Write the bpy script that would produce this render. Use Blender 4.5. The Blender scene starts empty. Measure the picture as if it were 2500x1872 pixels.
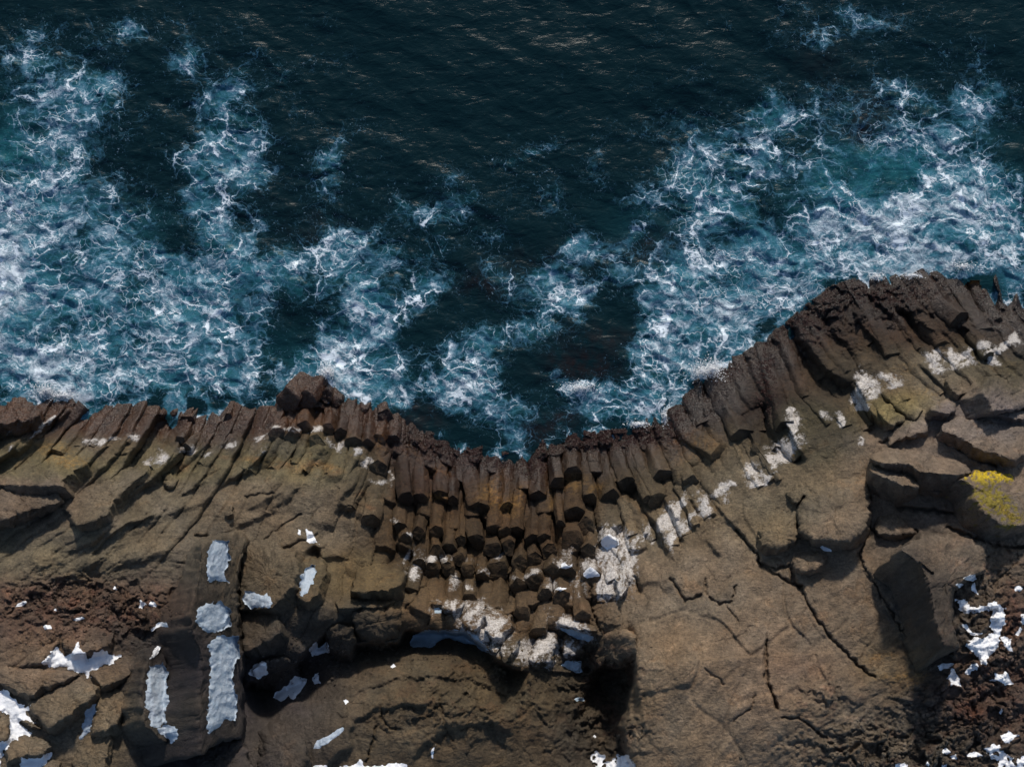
import bpy, bmesh, math, random
import numpy as np
from mathutils import Vector

# ------------------------------------------------------------------ basics
PXM, HC = 50.0, 70.0             # plan pixels per metre at sea level, camera height in metres
CU, CV = 1250.0, 936.0
rng = np.random.RandomState(7)
random.seed(7)
scn = bpy.context.scene
COL = scn.collection

def P(u, v, z):
    """survey coordinates (plan pixels of the aerial survey) and a height -> metres"""
    k = (HC - z) / HC / PXM
    return np.stack([(u - CU) * k, (CV - v) * k, z + 0 * u], -1)

# ------------------------------------------------------------------ noise
def _perm(seed):
    return np.random.RandomState(seed).permutation(1024).astype(np.int64)
_G = np.stack([np.cos(np.arange(64) / 64 * 2 * np.pi), np.sin(np.arange(64) / 64 * 2 * np.pi)], 1)
_PC = {}
def perlin(x, y, seed=0):
    if seed not in _PC: _PC[seed] = _perm(seed)
    p = _PC[seed]
    x = np.asarray(x, float); y = np.asarray(y, float)
    xi = np.floor(x).astype(np.int64); yi = np.floor(y).astype(np.int64)
    xf = x - xi; yf = y - yi
    sx = xf * xf * xf * (xf * (xf * 6 - 15) + 10); sy = yf * yf * yf * (yf * (yf * 6 - 15) + 10)
    def g(i, j, dx, dy):
        h = p[(p[i & 1023] + j) & 1023] & 63
        return _G[h, 0] * dx + _G[h, 1] * dy
    a = g(xi, yi, xf, yf); b = g(xi + 1, yi, xf - 1, yf)
    c = g(xi, yi + 1, xf, yf - 1); d = g(xi + 1, yi + 1, xf - 1, yf - 1)
    return 1.5 * ((a * (1 - sx) + b * sx) * (1 - sy) + (c * (1 - sx) + d * sx) * sy)
def fbm(x, y, o=4, seed=0, gain=.5):
    r = 0; a = 1
    for i in range(o):
        r = r + a * perlin(x * 2 ** i + 17.3 * i, y * 2 ** i - 9.1 * i, seed + i); a *= gain
    return r
def ridged(x, y, o=4, seed=0):
    r = 0; a = 1
    for i in range(o):
        r = r + a * (1 - np.abs(perlin(x * 2 ** i + 7.3 * i, y * 2 ** i, seed + i)) * 2); a *= .5
    return r / 1.9
def hash1(i, seed=0):
    if seed + 500 not in _PC: _PC[seed + 500] = _perm(seed + 500)
    return _PC[seed + 500][np.asarray(i).astype(np.int64) & 1023] / 1023.0
def cells(x, y, seed=0):
    """worley: F1, F2, id of nearest point"""
    xi = np.floor(x); yi = np.floor(y)
    f1 = np.full(x.shape, 9.); f2 = np.full(x.shape, 9.); idd = np.zeros(x.shape)
    for i in (-1, 0, 1):
        for j in (-1, 0, 1):
            cx = xi + i; cy = yi + j; k = cx * 57 + cy * 131
            px = cx + hash1(k, seed); py = cy + hash1(k + 77, seed + 1)
            d = np.hypot(x - px, y - py); m = d < f1
            f2 = np.where(m, f1, np.minimum(f2, d)); idd = np.where(m, k, idd); f1 = np.where(m, d, f1)
    return f1, f2, idd
def sstep(a, b, x):
    t = np.clip((x - a) / (b - a), 0, 1); return t * t * (3 - 2 * t)

def segdist(u, v, pts, closed=False):
    d = np.full(np.shape(u), 1e9)
    n = len(pts)
    for i in range(n if closed else n - 1):
        ax, ay = pts[i]; bx, by = pts[(i + 1) % n]
        dx, dy = bx - ax, by - ay; L = dx * dx + dy * dy + 1e-9
        t = np.clip(((u - ax) * dx + (v - ay) * dy) / L, 0, 1)
        d = np.minimum(d, np.hypot(u - ax - t * dx, v - ay - t * dy))
    return d
def inside(u, v, pts):
    r = np.zeros(np.shape(u), bool); n = len(pts); j = n - 1
    for i in range(n):
        xi, yi = pts[i]; xj, yj = pts[j]
        if yi != yj:
            c = ((yi > v) != (yj > v)) & (u < (xj - xi) * (v - yi) / (yj - yi) + xi)
            r ^= c
        j = i
    return r
def sdpoly(u, v, pts):
    d = segdist(u, v, pts, True)
    return np.where(inside(u, v, pts), d, -d)      # positive inside

# ------------------------------------------------------------------ shoreline (where rock meets water), survey px
SHORE = [(-900,1080),(-300,1040),(-60,1010),(0,990),(40,972),(85,952),(130,960),(150,975),(180,972),(215,990),(240,1013),(255,992),(290,986),(330,985),(370,966),(400,957),(422,956),(432,985),(448,1012),(464,985),(480,958),(500,975),(512,1002),(535,1017),(556,990),(572,978),(590,990),(610,1000),(640,990),(672,992),(680,940),(700,905),(750,893),(776,900),(782,936),(800,928),(815,940),(828,957),(860,978),(875,970),(890,990),(908,978),(920,956),(938,954),(953,972),(960,1000),(985,1005),(1003,1030),(1040,1052),(1080,1058),(1100,1088),(1115,1100),(1128,1080),(1150,1098),(1172,1090),(1200,1078),(1218,1098),(1240,1105),(1270,1120),(1290,1122),(1302,1110),(1318,1085),(1320,1052),(1350,1045),(1375,1030),(1402,1042),(1440,1055),(1490,1048),(1545,1045),(1575,1034),(1578,1012),(1594,1010),(1612,1040),(1630,1022),(1640,990),(1636,950),(1643,922),(1660,916),(1700,918),(1713,932),(1724,960),(1733,930),(1755,887),(1780,880),(1783,850),(1798,842),(1812,862),(1832,848),(1870,840),(1876,820),(1902,800),(1925,780),(1960,748),(2000,720),(2040,690),(2080,662),(2110,668),(2145,683),(2160,672),(2174,698),(2190,676),(2220,665),(2262,676),(2280,656),(2310,678),(2340,648),(2368,643),(2400,640),(2402,612),(2412,608),(2425,622),(2428,660),(2440,700),(2452,757),(2470,738),(2482,715),(2495,752),(2530,775),(2600,740),(2700,770),(2900,700),(3400,640)]
_su = np.array([p[0] for p in SHORE], float); _sv = np.array([p[1] for p in SHORE], float)
for _i in range(1, len(_su)):
    if _su[_i] <= _su[_i - 1]: _su[_i] = _su[_i - 1] + .5
_bu = np.arange(-900, 3401, 20.0); _raw = np.interp(_bu, _su, _sv)
_k = np.exp(-(np.arange(-12, 13) / 5.0) ** 2); _k /= _k.sum()
_bv = np.convolve(np.pad(_raw, 12, 'edge'), _k, 'valid')
def shore_s(u): return np.interp(u, _bu, _bv)
SHPOLY = SHORE + [(3400, 6000), (-900, 6000)]

# envelope height of the rock face, metres
def E0(u, v):
    d = v - shore_s(u)
    z = 12.0 * (1 - np.exp(-np.maximum(d, 0) / 1000.0)) + np.minimum(d, 0) * .02
    return z

# ------------------------------------------------------------------ flow of the columns
_tu = np.array([-900, 0, 150, 300, 600, 720, 850, 1000, 1150, 1300, 1400, 1500, 1600, 1800, 2000, 2200, 2500, 3400], float)
_tt = np.array([40, 50, 53, 57, 67, 72, 79, 86, 88, 92, 97, 104, 111, 118, 123, 128, 134, 140], float)
def theta(u, v):
    d = v - shore_s(u)
    w = sstep(900, 300, u)
    return np.radians(np.interp(u, _tu, _tt) - w * np.clip(d - 60, 0, 400) * .05)
def flow(u, v):
    t = theta(u, v); return np.cos(t), -np.sin(t)        # seaward in px space (v down)

_cu = np.arange(-500, 3001, 20.0); _cv = np.arange(450, 2801, 20.0)
_U, _V = np.meshgrid(_cu, _cv)
def _trace():
    u = _U.copy(); v = _V.copy(); s = u.copy(); t = np.zeros_like(u)
    for k in range(260):
        act = v > shore_s(u) - 60
        fu, fv = flow(u, v)
        u = np.where(act, u + fu * 10, u); v = np.where(act, v + fv * 10, v); t = np.where(act, t + 10, t)
    return u, t
_S, _T = _trace()
def bil(A, u, v):
    x = np.clip((u - _cu[0]) / 20, 0, len(_cu) - 1.001); y = np.clip((v - _cv[0]) / 20, 0, len(_cv) - 1.001)
    i = x.astype(int); j = y.astype(int); fx = x - i; fy = y - j
    return (A[j, i] * (1 - fx) + A[j, i + 1] * fx) * (1 - fy) + (A[j + 1, i] * (1 - fx) + A[j + 1, i + 1] * fx) * fy
_SD = sdpoly(_U, _V, SHPOLY)

def gsum(u, v, L):
    """max-ish blend of soft ellipses (u,v,ru,rv,amp[,angle])"""
    r = np.zeros(np.shape(u))
    for b in L:
        a = math.radians(b[5]) if len(b) > 5 else 0
        dx = u - b[0]; dy = v - b[1]
        if a: dx, dy = dx * math.cos(a) - dy * math.sin(a), dx * math.sin(a) + dy * math.cos(a)
        g = b[4] * np.exp(-((dx / b[2]) ** 2 + (dy / b[3]) ** 2))
        r = r + g - r * g if b[4] > 0 else r * (1 + g)
    return r
# ------------------------------------------------------------------ traced polylines
def cr(ox, oy, sc):
    return lambda *pts: [(ox + x / sc, oy + y / sc) for x, y in pts]
A1 = cr(0, 850, 3.16); A2 = cr(600, 850, 3.16); A3 = cr(1200, 850, 3.16); A4 = cr(1800, 600, 3.16)
A5 = cr(0, 1348, 3.16); A6 = cr(600, 1348, 3.16); A7 = cr(1200, 1348, 3.16); A8 = cr(1800, 1100, 2.146)
B1 = cr(0, 950, 5.52); B2 = cr(1500, 1200, 5.52); B3 = cr(1580, 850, 5.52); B4 = cr(2100, 850, 5.52)
B5 = cr(2200, 1300, 2.896)

# scarps: rock falls away on the right-hand side of the line. (points, width px, height m, recovery px)
SCARPS = [
 (B1((-300,1060),(0,860),(200,780),(430,620),(750,340),(850,250),(1000,150)), 28, 1.0, 50),
 (B1((560,820),(700,720),(900,520),(1100,240)), 26, .8, 40),
 (B1((1300,1330),(1480,1180),(1700,900),(1900,640),(2000,500),(2208,180)), 30, 1.1, 60),
 (A1((830,1290),(1000,1100),(1200,980),(1300,880),(1480,680)), 22, .8, 50),
 (A1((1650,1090),(1750,1020),(1990,840),(2110,700)), 16, .5, 40),
 (A1((-200,700),(0,590),(160,500),(310,470)), 30, 1.0, 40),
 (A1((650,1640),(880,1400),(1000,1350),(1230,1260)), 8, .3, 60),
 (A1((-200,1400),(0,1340),(300,1250),(480,1200)), 15, .9, 60),
 (A1((1370,1150),(1500,1060),(1600,1010)), 8, .25, 40),
 (A1((180,1720),(620,1500),(900,1390),(1230,1255)), 22, .32, 90),
 (A1((640,1720),(1000,1420),(1400,1210),(1700,1130)), 20, .28, 90),
 (A2((-260,1440),(100,1290),(330,1130),(470,1010)), 18, .3, 80),
 (A2((-60,1230),(160,1160),(300,1060)), 14, .22, 60),
 (A5((-60,470),(120,330),(500,160),(820,50)), 22, .35, 90),
 (A5((250,330),(620,190),(1000,60),(1350,-30)), 22, .32, 90),
 (A6((560,1650),(760,1500),(820,1290),(980,1200),(1250,1150),(1500,1130)), 16, .35, 80),
 (A6((1250,1656),(1350,1480),(1560,1350),(1900,1300),(2100,1420)), 14, .3, 80),
 (A6((700,1160),(860,1050),(1160,960),(1500,930),(1800,980),(2100,1100)), 14, .32, 60),
 (A2((640,1310),(700,1200),(760,1120),(900,960)), 14, .4, 40),
 (A2((0,1010),(100,860),(190,740)), 18, .5, 40),
 (A2((230,960),(290,780)), 8, .4, 25),
 (A2((400,1000),(450,860)), 10, .35, 25),
 (A2((560,1480),(610,1550),(620,1656)), 16, 1.0, 60),
 (A2((710,1300),(860,1130),(930,1000)), 16, .5, 40),
 (A6((395,0),(400,130),(330,300),(230,420),(270,600),(180,700)), 20, 1.4, 120),
 (A6((-60,1050),(100,980),(390,840),(560,640),(620,610),(850,700),(1150,680),(1230,600),(1500,590),(1700,600),(1850,720),(2000,860),(2212,900)), 14, 2.4, 130),
 (A7((1130,500),(1120,850),(1140,1000),(1070,1180),(1030,1340),(1070,1530),(1110,1656),(1150,2200)), 16, 3.2, 420),
 (A7((820,820),(940,880),(1110,850)), 14, 2.8, 200),
 (A8((640,560),(740,740),(860,950),(1000,1060)), 8, .3, 30),
 (B3((1700,680),(1750,780),(1900,1100),(2060,1350),(2208,1550)), 12, .6, 25),
 (B3((1560,700),(1640,950),(1720,1200),(1850,1500)), 10, .5, 22),
 (B3((1420,1100),(1450,1300),(1560,1560),(1650,1656)), 8, .5, 20),
 (B2((880,0),(960,150),(1080,450),(1130,560)), 7, .35, 20),
 (B2((720,60),(800,330),(900,580),(1020,700)), 9, .55, 24),
 (B2((560,300),(640,560),(720,740),(800,950)), 12, .6, 24),
 (B2((370,200),(560,420),(700,660)), 9, .4, 20),
 (B2((1030,40),(1140,240),(1210,330)), 7, .3, 20),
 (B2((1270,60),(1400,190),(1540,380),(1860,740),(1950,930)), 5, .2, 20),
 (B2((1250,560),(1400,800),(1500,900)), 14, .25, 40),
 (A4((430,560),(560,760),(740,1000),(900,1060)), 24, 1.1, 40),
 (A4((700,620),(860,750)), 10, .5, 24),
 (A4((900,1000),(950,1150),(1070,1300),(1200,1430)), 18, 1.0, 40),
 (A4((200,1150),(400,1450),(550,1656)), 16, .8, 40),
 (A4((1200,400),(1450,600),(1620,720)), 20, .9, 35),
 (A4((880,430),(1000,640),(1200,860)), 10, .5, 35),
 (A4((1000,330),(1180,520),(1400,800)), 10, .45, 35),
 (A4((1380,870),(1500,1000),(1700,1180)), 8, .3, 25),
 (A4((1740,560),(1900,800),(1960,900)), 14, .6, 35),
 (A4((1980,60),(2000,250),(2070,520)), 14, 2.2, 120),
 (A4((1150,1100),(1260,1240),(1400,1320)), 9, .45, 25),
]
CRACKS = [
 (A8((0,420),(110,550),(120,600),(260,680),(330,720),(380,820),(440,920),(520,1010),(620,1110),(720,1190)), 3.2, .4),
 (A8((700,400),(650,520),(640,570),(740,730),(860,940),(1020,1050)), 3.0, .35),
 (A8((150,1000),(150,1180),(210,1350)), 3.2, .35),
 (A8((690,400),(740,440),(850,450),(920,420),(960,430)), 3, .3),
 (A8((840,300),(1060,320),(1200,350),(1390,410),(1500,410)), 4, .5),
 (A8((1100,400),(1300,480),(1440,515),(1500,505)), 3.5, .4),
 (A8((240,1400),(330,1400),(440,1490),(560,1590)), 2.6, .25),
 (A8((690,150),(690,290),(690,400)), 3, .3),
 (A8((120,590),(200,620),(280,600)), 3, .3), (A8((280,620),(300,690),(330,720)), 5, .4),
 (A4((1100,1520),(1300,1440)), 2.5, .2), (A4((1560,1480),(1700,1560),(1830,1640),(2000,1700)), 3.5, .5),
 (A7((2120,620),(2130,980),(2200,1200)), 2.2, .18),
 (A7((1650,900),(1800,1020)), 2.2, .15),
 (A7((1870,1300),(2000,1200),(2040,1100)), 2.2, .15), (A7((1380,200),(1460,330),(1500,380),(1620,330)), 3, .3),
 (A7((1680,340),(1760,400),(1850,380),(1880,270)), 2.4, .25), (A7((1650,200),(1660,320)), 2.4, .2),
 (A7((1900,520),(1810,400)), 2.2, .2), (A7((760,240),(770,420),(830,600)), 2.6, .3), (A7((620,420),(660,560)), 2.4, .2),
 (A7((1110,200),(1150,310)), 4, .4),
 (A6((380,1510),(300,1420)), 2.2, .15), (A6((1000,1350),(980,1480),(930,1620)), 3, .25), (A6((1500,1100),(1530,1330),(1600,1450)), 2.2, .15),
 (A6((1040,1180),(1050,1300),(1150,1370)), 3, .2), (A6((1230,440),(1350,280),(1430,240)), 2.2, .2),
 (A1((880,825),(960,825)), 2.2, .15), (A1((1500,1450),(1600,1440)), 3, .25), (A1((350,1030),(390,980)), 2, .12), (A1((290,990),(310,950)), 2, .12),
 (A1((1400,1150),(1600,980),(1700,930)), 2, .12), (A2((0,1150),(100,1130),(200,1120)), 2.4, .2), (A2((120,1500),(300,1350),(420,1290)), 2.4, .2),
 (A2((110,1540),(250,1560),(400,1500),(550,1440)), 3, .25),
 (A5((0,920),(60,900),(130,890)), 2.4, .2), (A5((700,1410),(850,1370),(900,1340)), 2.6, .2), (A5((910,1330),(1040,1220)), 3, .2),
 (A5((1480,330),(1560,300)), 2, .1), (A5((1500,90),(1300,70)), 2, .1),
]
# rough, cindery ground: u,v,ru,rv,amount
ROUGH = [(170,1470,190,70,1),(330,1500,100,60,1),(2420,1600,130,260,1),(2200,1830,250,70,1),(2330,1750,180,90,.8),
         (1150,1700,260,110,.55),(1460,1650,90,130,1),(1480,1780,90,90,.8),(1880,760,220,110,.7),(2100,740,260,80,.7),(1620,980,90,110,.7),
         (1100,1080,160,50,.8),(1350,1070,200,45,.8),(2020,1700,60,40,.8)]
# large forms of the rock mass: u,v,ru,rv,metres
FORMS = [(1130,1730,330,150,1.3),(640,1760,60,90,-.8),(700,1660,170,90,-2.2),(1020,1560,200,40,-1.0),(1450,1670,90,120,-1.5),(1300,1560,120,40,-.7),
         (1480,1830,70,70,-1.2),(830,1550,170,35,-.9),(1800,1700,250,230,.9),(1700,1500,160,120,.5),(2330,1500,150,180,.8),
         (300,1300,200,80,.35),(120,1400,200,70,-.5),(60,1330,120,30,-.5),(830,1330,60,90,-.9),(1180,1400,220,90,-.5),(1450,1330,70,80,-.2)]
def lane_amp(u, v):
    d = v - shore_s(u)
    a = sstep(330, 150, d) * .8
    a = np.maximum(a, gsum(u, v, [(1150,1300,260,190,1),(1420,1230,170,130,.9),(1240,1450,200,60,.7)]))
    a = a * sstep(620, 850, u) + a * .95 * (1 - sstep(620, 850, u)); a = np.maximum(a, .42 * sstep(900, 600, u) * sstep(480, 300, d))
    a = np.where(u > 1550, a * (1 - .35 * sstep(1550, 1750, u)), a)
    return np.maximum(a, .05 + .05 * sstep(1900, 1500, v))

def box(u, v, pts, m):
    xs = [p[0] for p in pts]; ys = [p[1] for p in pts]
    return (u > min(xs) - m) & (u < max(xs) + m) & (v > min(ys) - m) & (v < max(ys) + m)
def scarp_dz(u, v, pts, w, h, R):
    best = np.full(u.shape, 1e9); sg = np.zeros(u.shape); endf = np.ones(u.shape)
    L = [0]
    for i in range(len(pts) - 1): L.append(L[-1] + math.hypot(pts[i+1][0]-pts[i][0], pts[i+1][1]-pts[i][1]))
    for i in range(len(pts) - 1):
        ax, ay = pts[i]; bx, by = pts[i + 1]; dx, dy = bx - ax, by - ay; l2 = dx * dx + dy * dy
        t = np.clip(((u - ax) * dx + (v - ay) * dy) / l2, 0, 1)
        ex = u - ax - t * dx; ey = v - ay - t * dy; dd = np.hypot(ex, ey)
        m = dd < best
        best = np.where(m, dd, best); sg = np.where(m, np.sign(dx * ey - dy * ex), sg)
        s = L[i] + t * (L[i + 1] - L[i]); e = np.minimum(s, L[-1] - s)
        endf = np.where(m, sstep(0, 150 if R > 300 else min(40, L[-1] * .3), e), endf)
    sd = best * sg
    sd = sd + 2.5 * perlin(u / 14, v / 14, 31) + min(w, 16) * .55 * perlin(u / 45, v / 45, 32)
    dn = -h * .62 * sstep(0, w, sd) * (1 - sstep(w + 4, w + 8 + R, sd))
    up = h * .38 * (1 - sstep(0, w, sd)) * sstep(-R * 1.4, 0, sd)
    return (dn + up) * endf

def rock_height(u, v, lanes=True):
    """height of the bedrock heightfield in metres at survey coordinates"""
    u = np.asarray(u, float); v = np.asarray(v, float)
    d = v - shore_s(u)
    z = E0(u, v)
    for b in FORMS: z = z + b[4] * np.exp(-((u - b[0]) / b[2]) ** 2 - ((v - b[1]) / b[3]) ** 2)
    wob = 10 * perlin(u / 130, v / 130, 3) + 3 * perlin(u / 35, v / 35, 4)
    if lanes:
        s = bil(_S, u, v) + wob; t = bil(_T, u, v)
        pitch = 37.0
        q = s / (pitch + 0 * s) + .25 * perlin(s / 90, s * 0 + 3.3, 12)
        i = np.floor(q); p = q - i
        hi = hash1(i, 1); A = lane_amp(u, v)
        prof = np.minimum(1, np.minimum(p, 1 - p) * 4.2)
        lf = sstep(760, 600, u)
        prof = prof * (1 - lf) + lf * (np.minimum(.25 + p * 1.1, 1) * np.minimum(1, (1 - p) * 5))
        tilt = (p - .5) * (hash1(i, 5) - .5) * .5
        Ls = 85 + 55 * hash1(i, 2)
        qq = (t + hash1(i, 3) * 300) / Ls; j = np.floor(qq); f = qq - j
        hs = (hash1(i * 13 + j * 7, 4) - .5)
        saw = np.where(f < .86, f / .86, (1 - f) / .14) - .5
        cz = gsum(u, v, [(1180,1280,330,230,1),(1480,1190,180,140,.9),(1240,1450,240,90,.8),(800,1010,110,70,.7)])
        z = z + A * (.34 * (prof - 1) + tilt * .4 + (.28 + .5 * lf) * (hi - .5) + hs * (.3 - .22 * lf)) + cz * (saw * .75 - .45)
    z = z + .16 * fbm(u / 150, v / 150, 3, 40) 
    # broad facets (planar slabs)
    f1, f2, idd = cells(u / 95 + .3 * perlin(u / 60, v / 60, 8), v / 70 + .3 * perlin(u / 60, v / 60, 9), 11)
    gx = (hash1(idd, 21) - .5); gy = (hash1(idd, 22) - .5)
    slab = (gx * (u / 95 % 1 - .5) + gy * f1) * .35 + .1 * hash1(idd, 23)
    up = sstep(120, 260, d)
    z = z + slab * (.22 + .28 * sstep(500, 900, u) * sstep(1500, 1300, u)) * up
    for pts, w, h, R in SCARPS:
        m = box(u, v, pts, w + R * 1.5 + 20)
        if m.any(): z[m] += scarp_dz(u[m], v[m], pts, w, h, R)
    ro = gsum(u, v, ROUGH)
    wu = u + 26 * perlin(u / 60, v / 60, 61) + 9 * perlin(u / 18, v / 18, 62); wv = v + 22 * perlin(u / 60, v / 60, 63) + 9 * perlin(u / 18, v / 18, 64)
    c1, c2, ci = cells(wu / 34, wv / 22, 65); k1, k2, ki = cells(wu / 13, wv / 9, 67)
    lump = (hash1(ci, 31) - .35) * sstep(0, .16, c2 - c1) * .55 + (hash1(ki, 32) - .4) * sstep(0, .2, k2 - k1) * .22
    z = z + ro * (lump + .30 * fbm(wu / 70, wv / 45, 3, 68) + .10 * fbm(u / 12, v / 9, 3, 70))
    sw, sn = np.cos(theta(u, v)), np.sin(theta(u, v))
    al = u * sw - v * sn; ac = u * sn + v * sw
    z = z + (.018 + .02 * ro) * fbm(ac / 9, al / 26, 4, 80) + .02 * fbm(u / 5, v / 5, 2, 90)
    z = z + .05 * fbm(ac / 30, al / 80, 2, 85)
    mas = gsum(u, v, [(1800,1600,330,330,1),(1700,1350,200,120,.8),(350,1330,300,120,.6),(2250,1300,200,150,.5)])
    if (mas > .02).any():
        wu2 = u + 40 * perlin(u / 140, v / 140, 161); wv2 = v + 40 * perlin(u / 140, v / 140, 162)
        g1, g2, gi = cells(wu2 / 150, wv2 / 190, 163)
        px_ = (hash1(gi, 41) - .5) * ((wu2 / 150) % 1 - .5); led = hash1(gi, 42) * .32 * sstep(.0, .10, g2 - g1)
        z = z + mas * (.50 * fbm(ac / 210, al / 420, 2, 160) + .55 * ridged(ac / 260, al / 700, 2, 165) * .5 + led * .6)
    for pts, w, dp in CRACKS:
        m = box(u, v, pts, 30)
        if m.any():
            dd = segdist(u[m] + 5 * perlin(u[m] / 16, v[m] / 16, 33) + 2 * perlin(u[m] / 5, v[m] / 5, 36), v[m] + 5 * perlin(u[m] / 16, v[m] / 16, 34), pts)
            z[m] -= dp * np.exp(-(dd / w) ** 2)
    e1, e2, _ = cells(u / 70 + .6 * perlin(u / 50, v / 50, 18), v / 95 + .6 * perlin(u / 50, v / 50, 19), 15)
    cm = sstep(.05, .35, perlin(u / 120, v / 120, 25)) * sstep(100, 200, d)
    z = z - .06 * np.exp(-((e2 - e1) / .03) ** 2) * cm
    # the tide line: rock stands out of the water exactly along the shoreline
    sd = bil(_SD, u, v)
    near = np.abs(sd) < 60
    if near.any(): sd = sd.copy(); sd[near] = sdpoly(u[near], v[near], SHPOLY)
    cap = np.where(sd > 0, .12 + sd * .024, sd * .03)
    z = np.where(sd < 50, np.minimum(z, cap + .04 * fbm(u / 12, v / 12, 3, 95)), z)
    return np.maximum(z, -5.0)

# ------------------------------------------------------------------ colour of the stone (by place; shade of some dark faces put in)
TINTS = [  # u,v,ru,rv,(r,g,b)
 (150,1010,260,40,(.092,.054,.029)),(330,1040,150,45,(.084,.050,.027)),(560,1040,130,45,(.070,.040,.022)),(720,930,60,50,(.100,.053,.027)),
 (820,990,100,60,(.068,.037,.018)),(930,1010,50,50,(.065,.035,.018)),(100,1120,160,40,(.106,.092,.051)),(300,1100,140,30,(.110,.092,.055)),
 (520,1110,150,40,(.092,.081,.044)),(740,1130,110,50,(.106,.092,.051)),(900,1180,60,60,(.063,.050,.030)),(700,1250,150,80,(.124,.097,.066)),
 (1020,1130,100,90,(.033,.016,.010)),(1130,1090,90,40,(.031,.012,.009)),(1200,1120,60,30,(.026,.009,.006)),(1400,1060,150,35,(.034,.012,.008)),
 (1200,1210,90,70,(.046,.025,.011)),(1330,1150,90,60,(.041,.025,.014)),(1450,1140,90,60,(.045,.030,.017)),(1050,1300,120,80,(.048,.029,.013)),
 (1300,1270,120,80,(.045,.026,.012)),(1200,1400,160,60,(.054,.036,.018)),(1150,1500,160,50,(.092,.059,.031)),(1380,1470,120,60,(.080,.052,.029)),
 (1650,1000,80,80,(.030,.019,.012)),(1700,920,70,50,(.025,.015,.011)),(1870,860,110,90,(.034,.020,.012)),(2050,760,130,80,(.033,.020,.013)),
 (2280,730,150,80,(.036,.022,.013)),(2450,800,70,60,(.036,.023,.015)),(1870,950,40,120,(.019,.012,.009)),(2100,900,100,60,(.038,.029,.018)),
 (1700,1130,80,60,(.085,.066,.040)),(1560,1180,80,60,(.058,.043,.025)),(1950,1080,80,70,(.050,.043,.024)),(2250,930,120,50,(.115,.095,.064)),
 (2200,980,60,30,(.150,.115,.045)),(2430,900,70,60,(.055,.050,.028)),(1900,1180,200,60,(.115,.092,.060)),(1620,1280,120,60,(.110,.086,.054)),
 (100,1230,160,50,(.120,.090,.066)),(300,1250,160,60,(.110,.092,.063)),(200,1350,250,60,(.115,.097,.063)),(450,1350,150,60,(.129,.103,.072)),
 (130,1480,200,60,(.098,.064,.047)),(350,1470,100,70,(.10,.066,.048)),(150,1620,150,50,(.129,.092,.063)),(200,1750,200,70,(.115,.092,.064)),
 (250,1760,60,80,(.138,.103,.061)),(410,1650,120,200,(.018,.018,.018)),(550,1700,70,200,(.038,.034,.030)),(520,1380,60,90,(.042,.037,.032)),(650,1430,110,120,(.090,.069,.044)),  # ridge flank left of the snow: shade of that side put into the tint
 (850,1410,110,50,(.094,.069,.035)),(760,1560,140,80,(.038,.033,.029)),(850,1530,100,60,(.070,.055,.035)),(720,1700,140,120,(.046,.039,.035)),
 (950,1700,150,90,(.078,.059,.036)),(1200,1650,180,80,(.066,.048,.026)),(1100,1800,250,80,(.078,.058,.035)),(1400,1680,90,100,(.051,.041,.028)),
 (1450,1800,90,80,(.051,.042,.031)),(1750,1450,200,120,(.145,.112,.078)),(1650,1700,150,200,(.150,.112,.074)),(1850,1650,160,160,(.150,.108,.074)),
 (2050,1450,130,140,(.145,.110,.076)),(2200,1600,80,60,(.150,.110,.062)),(2000,1800,200,80,(.125,.100,.072)),(2150,1200,120,60,(.130,.102,.074)),
 (2400,1000,120,60,(.150,.125,.108)),(2350,1150,180,60,(.140,.108,.082)),(2400,1250,130,50,(.120,.096,.074)),(2350,1350,160,60,(.135,.104,.076)),
 (2240,1480,100,170,(.034,.029,.026)),(2270,1560,60,80,(.034,.029,.026)),(2420,1500,110,90,(.100,.078,.058)),(2420,1700,110,120,(.085,.058,.045)),(2380,1735,25,20,(.160,.060,.035)),  # tall black face of the plateau slab: its shade is painted into the tint
 (2470,1500,30,50,(.140,.060,.040)),(2250,1830,200,50,(.090,.074,.055)),(1930,1620,60,30,(.160,.100,.065)),(1300,1700,200,40,(.078,.059,.033)),(1880,1290,60,50,(.130,.100,.060)),
]
GOLD = [(1205,1205,26,30,.8),(1240,1240,16,14,.8),(1270,1210,18,30,.5),(1400,1180,22,22,.6),(1070,1150,30,20,.5),(1075,1213,26,8,.6),(1340,1220,8,30,.6),
        (1450,1190,20,20,.5),(1010,1095,24,26,.4),(150,1110,50,20,.45),(130,1090,40,12,.4),(190,1130,30,12,.7),(2270,960,50,22,.25),(2210,900,30,20,.2),(930,1075,12,30,.6),
        (730,1015,22,12,.5),(2200,1650,70,14,.5),(2150,1600,40,10,.4),(2230,1665,30,20,.4),(1925,1100,30,10,.4),(1690,1085,50,30,.4),(700,1130,60,14,.25),(620,1120,30,8,.45),(780,1145,50,9,.5)]
ORANGE = [(690,1138,30,6,.7,-5),(770,1140,28,8,.8),(820,1150,18,7,.6),(622,1113,22,4,.6),(880,1205,16,6,.5),(905,1235,20,4,.7,-12),(440,1143,22,8,.6),(2390,1600,30,30,.2),(560,1120,25,6,.4)]
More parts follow.
